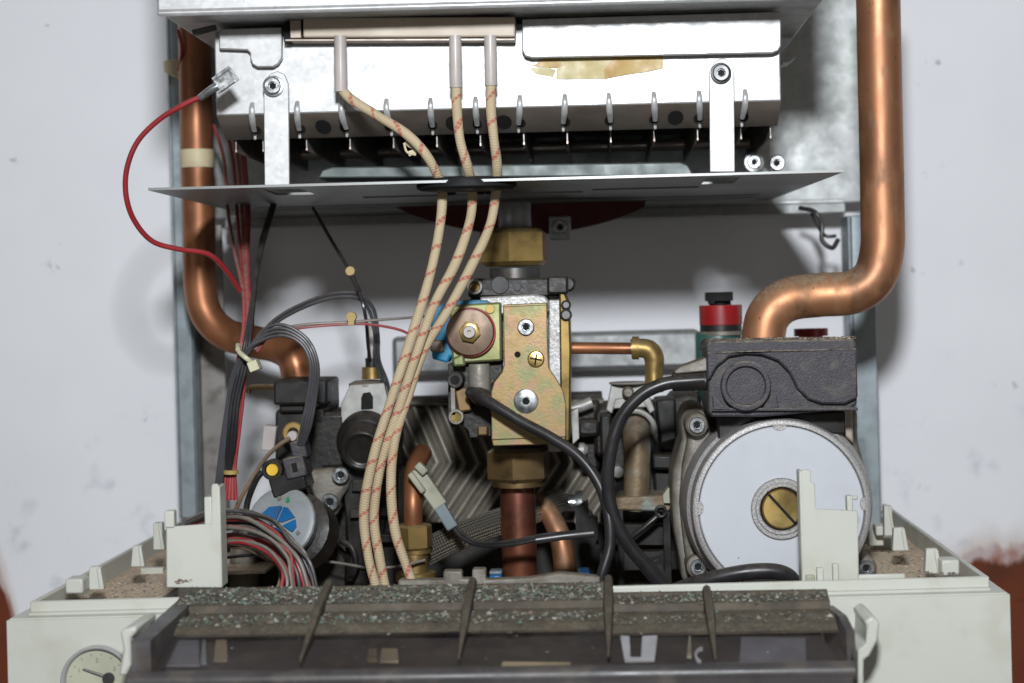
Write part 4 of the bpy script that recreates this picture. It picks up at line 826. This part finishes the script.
# white connector with lead
wc = Thing('inline_connector', 'tilted white and pale blue plug on a thin black lead, low in the middle', 'connector', P(434, 500, .93))
def slab(p0, p1, d0, w0, th, b):
    a, c = P(*p0, d0), P(*p1, d0); dv = (c-a); mid = (a+c)/2; ln = dv.length; ang = math.atan2(dv.z, dv.x)
    hw = L(w0, d0)/2; b.box(mid+Vector((-ln/2,-th/2,-hw)), mid+Vector((ln/2,th/2,hw)), Matrix.Rotation(-ang, 3, 'Y'))
b = MB(); slab((415,469),(441,506), .93, 15, .006, b); slab((410,473),(424,492), .926, 6, .006, b); slab((417,464),(426,473), .926, 8, .006, b); wc.part('socket', b, 'clipw', bevel=.0008)
b = MB(); slab((437,502),(453,528), .93, 12, .005, b); wc.part('plug', b, 'clipb', bevel=.0008)
b = MB()
for i in (0, 1): b.ptube([(453+i*3,527,.93),(462+i*3,538-i*2,.925),(480,545-i*2,.92),(510,545-i*3,.91),(545,538-i*3,.905),(590,532-i,.905)], 2.2, seg=8)
wc.part('lead', b, 'wire_blk'); b = MB(); b.ptube([(536,540,.903),(565,536,.903),(594,533,.903)], 4, seg=12); wc.part('sleeve', b, 'steel_dk')

# ================================================================== IVORY TRAY
tr = Thing('plastic_tray', 'ivory plastic lower casing tray with upright tabs spanning the width', 'tray', (-.042, .9, ZC-.2))
zr, zt = ZC-.1295, ZC-.1362
XL, XR, xl, xr = -.2648, .1806, -.2570, .1735
b = MB(); b.box((XL, .800, ZC-.30), (XR, .803, zt)); b.box((XL, .803, ZC-.30), (XL+.003, 1.115, zt)); b.box((XR-.003, .803, ZC-.30), (XR, 1.115, zt)); b.box((XL+.001,.8015,zt-.0005),(XR-.001,.812,zt+.0006)); b.box((XL+.001,.81,zt-.0006),(xl+.001,1.112,zt+.0003)); b.box((xr-.001,.81,zt-.0006),(XR-.001,1.112,zt+.0003))
tr.part('front_shell', b, 'tray', bevel=.002, seg=3)
b = MB(); b.box((xl, .809, zt-.004), (xr, .812, zr)); b.box((xl, .812, zt-.02), (xl+.0025, 1.095, zr)); b.box((xr-.0025, .812, zt-.02), (xr, 1.095, zr)); b.box((xl,.806,zt+.0004),(xr,.8095,zt+.0022))
tr.part('rim', b, 'tray', bevel=.0007)
zf = zr-.010
b = MB(); b.box((xl+.002, .812, zf-.0015), (P(138,590,.83).x, 1.09, zf)); b.box((P(138,590,.83).x, .955, zf-.0017), (P(215,590,.83).x, 1.09, zf-.0002)); tr.part('floor', b, 'tray_dusty'); b = MB(); b.box((P(896,590,.83).x, .812, zf-.0015), (xr-.002, 1.09, zf)); b.box((P(850,560,.87).x,.977,zf-.0016),(P(896,590,.83).x,1.09,zf-.0001))
tr.part('floor', b, 'tray_dusty')
b = MB(); b.box((P(112,590,.815).x,.813,zf),(P(138,590,.815).x,.8145,zr-.002)); tr.part('inner_rib', b, 'tray'); b = MB(); b.box((P(150,590,.815).x,.813,zf),(P(180,590,.815).x,.8145,zr-.002)); tr.part('inner_rib', b, 'tray'); b = MB(); b.box((P(858,580,.815).x,.8135,zf),(P(905,580,.815).x,.8155,zr+.0016)); tr.part('inner_rib', b, 'tray', bevel=.0008); b = MB()
b.pbox(141, 568, 163, 575, .953, .957); tr.part('inner_rib', b, 'tray'); b = MB(); b.pbox(874, 538, 895, 549, .974, .979);  tr.part('inner_rib', b, 'tray'); b = MB(); b.pbox(868,530,884,546,.95,.97)
tr.part('inner_rib', b, 'tray', bevel=.0008)
# upright posts
b = MB(); b.prism([(166,588),(166,527),(211,524),(211,488),(212,484),(218,484),(221,588)], .819, .8215); b.pbox(164, 511, 174, 528, .818, .824); b.pbox(205, 497, 213, 590, .8215, .829); b.pbox(216.5, 486, 221, 588, .819, .832); tr.part('post', b, 'tray', bevel=.0007, label='upright tab on the left with a tall spike')
b = MB(); b.prism([(803,590),(801,474),(802,470),(811,470),(811,482),(815,484),(816,509),(858,511),(859,572),(859,590)], .8165, .819); b.pbox(800.5, 471, 804, 588, .8165, .828, 0); b.pbox(847, 496, 853, 512, .819, .825); b.pbox(847,496,858,500,.825,.827); b.pbox(833,564,839,584,.8125,.8165); b.pbox(817,568,824,584,.8125,.8165); b.cur = 1; b.pbox(806,575,815,584,.814,.8165); tr.part('post', b, ['tray', 'clipw'], bevel=.0006, label='upright tab on the right in front of the white pump disc')
# pegs
def peg(px, py0, py1, wd, d, tw=.7, cut=True):
    b = MB(); c = P(px, py1, d); h = L(py1-py0, d); w2 = L(wd, d)/2
    b.box((c.x-w2, d, c.z), (c.x+w2, d+.006, c.z+h), taper=tw)
    if cut: b.box((c.x+w2*.35, d-.0008, c.z), (c.x+w2*1.0, d+.0045, c.z+h*.97), Matrix.Rotation(math.radians(-8), 3, 'Y'), taper=.8)
    return tr.part('peg', b, 'tray', bevel=.0006)
peg(95, 567, 590, 16, .845); peg(137, 546, 567, 13, .89); peg(158, 523, 550, 10, .93, .9)
peg(933, 549, 574, 16, .845); peg(900, 528, 551, 15, .89); peg(889, 506, 536, 9, .93, .9); 
for px, y0, y1, w2, d in ((74, 579, 594, 18, .832), (951, 560, 576, 18, .835), (882, 526, 536, 12, .94)):
    b = MB(); c = P(px, y1, d); b.box((c.x-L(w2,d)/2, d, c.z), (c.x+L(w2,d)/2, d+.012, c.z+L(y1-y0, d))); tr.part('boss', b, 'tray', bevel=.001)
for px, dx in ((128, 1), (863, -1)):
    b = MB(); b.prism([(px-8*dx,634),(px-7*dx,630),(px+8*dx,626),(px+9*dx,632),(px+2*dx,638),(px+3*dx,664),(px-2*dx,676),(px-10*dx,676),(px-5*dx,650)] if dx == 1 else [(858,676),(858,650),(866,644),(867,626),(864,622),(872,616),(880,622),(878,640),(870,656),(864,660),(864,690),(858,690)], .765, .80)
    tr.part('hook', b, 'tray', bevel=.0012)
# gauge
gg = Thing('pressure_gauge', 'round cream dial gauge with dark needle on the ivory casing front at lower left', 'gauge', P(98, 681, .799))
gx, gy, gd = 98, 681, .7990
b = MB(); o = P(gx, gy, gd); k = L(1, gd)
b.lathe(o, (0,-1,0), [(36*k,0),(36*k,.0028),(34.5*k,.0034),(33*k,.0030),(31.5*k,.0004),(0,.0004)], 64); gg.part('bezel', b, 'gaugering')
b = MB(); b.lathe(o, (0,-1,0), [(31*k,.0004),(31*k,.0008),(0,.0008)], 64); face = gg.part('dial', b, 'gauge')
b = MB()
for a in range(-30, 215, 22):
    t = math.radians(a); q = o+Vector((math.cos(t)*27*k, -.0009, math.sin(t)*27*k)); b.box(q+Vector((-.9*k,-.0001,-.35*k)), q+Vector((.9*k,.0001,.35*k)), Matrix.Rotation(-t, 3, 'Y'))
gg.part('scale_mark', b, 'ink', face)
def text(T, s, loc, size, m, parent=None, name='numeral'):
    cu = bpy.data.curves.new(name, 'FONT'); cu.body = s; cu.size = size; cu.align_x = 'CENTER'; cu.align_y = 'CENTER'; cu.extrude = .00005
    t = bpy.data.objects.new('tmp', cu); me = bpy.data.meshes.new_from_object(t); me.name = name; bpy.data.objects.remove(t)
    me.transform(Matrix.Rotation(math.radians(90), 4, 'X')); me.transform(Matrix.Translation(Vector(loc)-T.loc)); me.materials.append(M[m])
    q = bpy.data.objects.new(name, me); COL.objects.link(q); q.parent = parent or T.o; return q
for s_, a in (('0', 195), ('1', 148), ('2', 90), ('3', 35)):
    t = math.radians(a); text(gg, s_, o+Vector((math.cos(t)*21*k, -.00095, math.sin(t)*21*k)), .0026, 'ink', face)
b = MB(); a0, a1 = P(109, 678, gd-.0014), P(83, 669, gd-.0014); b.tube([a0, a1], [L(1.6,gd), L(1.1,gd)], seg=8, smooth=False); gg.part('needle', b, 'steel_dk')
b = MB(); b.disc(108, 679, gd-.0022, 6, .0015); gg.part('hub', b, 'steel_dk')

# ================================================================== DARK COVER
cv = Thing('smoked_cover', 'dark smoky plastic flap covered in grit along its top, in front of the tray', 'cover', P(490, 665, .74))
def CZ(d): return -.1240-(.790-d)*.262     # height of the flap at depth d
# world outline from photo: rear corners and front corners
xrl, xrr = P(180,590,.785).x, P(826,588,.785).x; xfl, xfr = P(131,660,.708).x, P(851,660,.708).x
def CX(side, d):
    t = (.785-d)/(.785-.708); return (xrl+(xfl-xrl)*t) if side == 0 else (xrr+(xfr-xrr)*t)
xm = P(609, 590, .785).x
def strip(b, x0a, x1a, da, za, x0b, x1b, db, zb_, th=.001):
    A = [(x0a, da, ZC+za), (x1a, da, ZC+za), (x1b, db, ZC+zb_), (x0b, db, ZC+zb_)]
    b.add([Vector(q) for q in A]+[Vector((q[0], q[1], q[2]-th)) for q in A], [(0,1,2,3),(7,6,5,4),(0,4,5,1),(1,5,6,2),(2,6,7,3),(3,7,4,0)])
def profile_rows(dz): return [(.792 if dz > -.0015 else .7835, -.1248+dz if dz > -.0015 else -.1262+dz), (.7730, -.1290+dz), (.7715,-.1318+dz), (.7625,-.1338+dz), (.7610,-.1316+dz), (.7520,-.1343+dz), (.7475,-.1366+dz), (.7140,-.1452+dz), (.7100,-.1458+dz)]
b = MB()
ribs = [(xrl, 0), (P(326,590,.785).x, 0), (P(471,590,.785).x, 0), (xm, 0)]
def panel(b, xa, xb, dz, i0=0, i1=None):
    R = profile_rows(dz); i1 = i1 or len(R)
    def fx(x, d):
        t = (.792-d)/(.792-.708); s = (x-xrl)/(xrr-xrl); return x+t*((xfl-xrl)*(1-s)+(xfr-xrr)*s)
    for i in range(i0, i1-1):
        (d0, z0_), (d1, z1_) = R[i], R[i+1]
        strip(b, fx(xa,d0), fx(xb,d0), d0, z0_, fx(xa,d1), fx(xb,d1), d1, z1_)
    return fx
xq = P(716, 590, .785).x
b = MB(); fx = panel(b, xrl, xm-.0004, 0, 0, 7); panel(b, xm+.0004, xrr, -.0020, 0, 7); cv.part('ledge', b, 'coverg')
b = MB(); panel(b, xrl, xm-.0004, -.0001, 6, 9); panel(b, xm+.0004, xrr, -.0018, 6, 9); win = cv.part('window', b, 'smoke')
# ribs dividing the flap
for px, dz, tw_ in ((326,0,4.5),(471,0,4),(608,0,3.5),(706,-.002,2.5)):
    x = P(px, 590, .785).x; b = MB(); R = profile_rows(dz); h0 = .0012
    q0 = .7925 if dz == 0 else .784
    pts = [(fx(x, d), d, ZC+z_+dz) for d, z_ in ((q0,-.1248-(.792-q0)*.2+.0012),(.772,-.1280),(.760,-.1305),(.748,-.1350),(.722,-.1427))]
    b.tube(pts, [.0026,.0030,.0030,.0024,.0008], seg=8, sc=(.75, 1.0)); cv.part('rib', b, 'coverg')
b = MB(); z_ = -.1465
b.tube([(CX(0,.708)-.001, .7075, ZC-.1475), (CX(1,.708)+.001, .7075, ZC-.1475)], .0042, seg=16, smooth=False); b.box((CX(0,.708), .7035, ZC-.153), (CX(1,.708), .707, ZC-.1475)); cv.part('front_lip', b, 'covers')
# side arms
b = MB(); 
def arm(pts, d0s, wd, m, label):
    b = MB(); n = len(pts)
    f = [P(x, y, d) for (x, y), d in zip(pts, d0s)]; g = [Vector((q.x+wd, q.y, q.z)) for q in f]
    b.add(f+g, [tuple(range(n)), tuple(range(2*n-1,n-1,-1))]+[(i,(i+1)%n,(i+1)%n+n,i+n) for i in range(n)]); cv.part('side_arm', b, m, bevel=.001, label=label)
arm([(178,603),(131,645),(131,680),(138,680),(178,628)], [.784,.716,.712,.712,.782], .0075, 'covers', None)
arm([(825,602),(838,612),(846,628),(848,680),(838,680),(822,628)], [.784,.755,.74,.712,.712,.78], .0035, 'covers', None)
b = MB(); b.tube([(xrl,.792,ZC-.1268),(xm-.0003,.792,ZC-.1268)], .0026, seg=14, smooth=False); b.tube([(xm+.0003,.7835,ZC-.1298),(xrr,.7835,ZC-.1298)], .0024, seg=14, smooth=False); cv.part('hinge_edge', b, 'coverg')

# things under the smoked window
cp = Thing('control_fascia', 'control panel seen dimly through the smoked cover', 'control panel', P(490, 700, .76))
def under(px, py, gap):
    # where the sight line meets the sloping fascia lying just under the window
    bb = (px-PX)*SR+(py-PY)*CR; k = bb/F; d = (.1345+gap+.282*.752)/(k+.282); return P(px, py, d)
def pad(pts, gap=.0045, th=.0012):
    b = MB(); q = [under(x, y, gap) for x, y in pts]; n = len(q); g = [v-Vector((0,0,th)) for v in q]
    return b.add(q+g, [tuple(range(n)), tuple(range(2*n-1,n-1,-1))]+[(i,i+n,(i+1)%n+n,(i+1)%n) for i in range(n)])
cp.part('fascia_base', pad([(188,624),(815,620),(842,672),(140,676)], .0062), 'covers')
for nm, x0, y0, x1, y1, m_, lb in (('end_pad',158,640,199,668,'pad_grey','grey pad at the left end'),('end_pad',738,634,806,667,'pad_grey','grey pad at the right end'),
    ('legend_strip',200,640,206,666,'clipb',None),('legend_strip',213,641,227,663,'strip_tan',None),('legend_strip',366,649,377,662,'brass_dk',None),('legend_strip',379,649,398,662,'strip_tan',None),
    ('legend_strip',500,661,571,667,'tape','yellowish strip in the middle'),('legend_strip',686,633,691,654,'clipw',None)):
    cp.part(nm, pad([(x0+2,y0),(x1-1,y0),(x1,y1),(x0,y1)]), m_, label=lb, bevel=.0003)
cp.part('latch', pad([(619,634),(629,634),(630,655),(640,655),(641,634),(657,633),(654,658),(624,659)], .003), 'label', bevel=.0004)
n_ = 14; arc = [(703+9*math.cos(math.radians(100+150*k/n_)), 652-8*math.sin(math.radians(100+150*k/n_))) for k in range(n_+1)]; arc2 = [(703+7*math.cos(math.radians(100+150*k/n_)), 652-6.2*math.sin(math.radians(100+150*k/n_))) for k in range(n_, -1, -1)]
cp.part('dial_mark', pad(arc+arc2, .0035), 'label')
b = MB(); 
for i in range(3): b.lathe(Vector((P(395+i*26,672,.72).x, .7028, ZC-.1495)), (0,-1,0), [(.0025,0),(.0025,.0004),(0,.0004)], 16)
cv.part('lip_dimple', b, 'dark')
b = MB(); b.box((P(462,690,.70).x, .698, ZC-.170), (P(796,690,.70).x, .704, ZC-.1535)); cp.part('lower_bezel', b, 'beige', bevel=.0015)
b = MB(); b.box((CX(0,.708)+.004, .7045, ZC-.175), (CX(1,.708)-.002, .7065, ZC-.1535)); cp.part('fascia_front', b, 'covers')

# grit lying on the flap's ledges, in the tray and on the pump box
b = MB(); rg = random.Random(5)
def chip(c, s):
    n = 5; vs = []; a0 = rg.uniform(0, 6)
    for k in range(n):
        a = a0+2*math.pi*k/n; q = s*rg.uniform(.6, 1.2); vs.append(c+Vector((math.cos(a)*q, math.sin(a)*q*.8, rg.uniform(-.2,.4)*s)))
    vs.append(c+Vector((rg.uniform(-.3,.3)*s, rg.uniform(-.3,.3)*s, s*rg.uniform(.5,1.0))))
    b.add(vs, [(k, (k+1)%n, n) for k in range(n)]+[tuple(range(n-1,-1,-1))])
def zprof(d, dz):
    R = profile_rows(dz)
    for (d0, z0_), (d1, z1_) in zip(R, R[1:]):
        if d1 <= d <= d0: return z0_+(z1_-z0_)*(d0-d)/(d0-d1)
    return R[0][1]
for i in range(5200):
    x = rg.uniform(xrl+.001, xrr-.001); dz = 0 if x < xm else -.002
    u = rg.random()
    if u < .76: d = rg.uniform(.7735, .7925 if x < xm else .784)
    elif u < .95: d = rg.uniform(.7535, .7608)
    else: d = rg.uniform(.745, .785)
    if x > xm and rg.random() < .5: continue
    green = -.245 < x < -.19 or (-.2 < x < -.14 and rg.random() < .3)
    b.cur = rg.choice([2,2,2,1,0] if green else [0,0,1,1,1,3,2,4] if rg.random() < .6 else [1,1,0])
    chip(Vector((fx(x, d), d, ZC+zprof(d, dz))), rg.choice([.0004,.0005,.0006,.0008,.0011,.0014]))
for i in range(40):
    x = rg.uniform(xrl, xrr); d = rg.uniform(.715,.752); dz = 0 if x < xm else -.0018; b.cur = rg.choice([0,1,4]); chip(Vector((fx(x,d), d, ZC+zprof(d,dz))), rg.choice([.0003,.0004,.0005]))
gr_ = single('grit', 'fine grey green grit scattered over the smoked cover', 'grit', b, ['grit1','grit2','grit3','grit4','grit5'], kind='stuff')
b = MB(); 
for i in range(900):
    if rg.random() < .5: x = rg.uniform(xl+.003, P(150,560,.86).x); d = rg.uniform(.815, 1.0)
    else: x = rg.uniform(P(896,580,.84).x, xr-.003); d = rg.uniform(.815, 1.0)
    b.cur = rg.choice([0,0,0,1]); chip(Vector((x, d, zf+.0001)), rg.choice([.0003,.0005,.0007,.001]))
for i in range(14): b.cur = 1; chip(P(rg.uniform(925,962), rg.uniform(573,576), .832), .0012)
for i in range(10): b.cur = 2; chip(P(rg.uniform(176,192), rg.uniform(580,584), .80), .0012)
single('sandy_debris', 'sandy crumbs on the floor of the ivory tray', 'debris', b, ['sand','burn','grit4'], kind='stuff')
b = MB()
for i in range(420):
    x = rg.uniform(708, 856); d = rg.uniform(.854, .90); q = P(x, 345, d); q.z = P(x, 341.5-(x-706)*.015, .853).z+.0000; b.cur = rg.choice([0,0,1]); chip(q, rg.choice([.0003,.0005,.0007]))
single('dust_crumbs', 'pale dust crumbs on top of the pump terminal box', 'dust', b, ['sand','grit2'], kind='stuff')

# the flap sags a little to the right
TL = .011
for o_ in (cv.o, cp.o, gr_):
    o_.rotation_euler = (0, TL, 0); o_.location.z -= (o_.location.x-cv.o.location.x)*TL
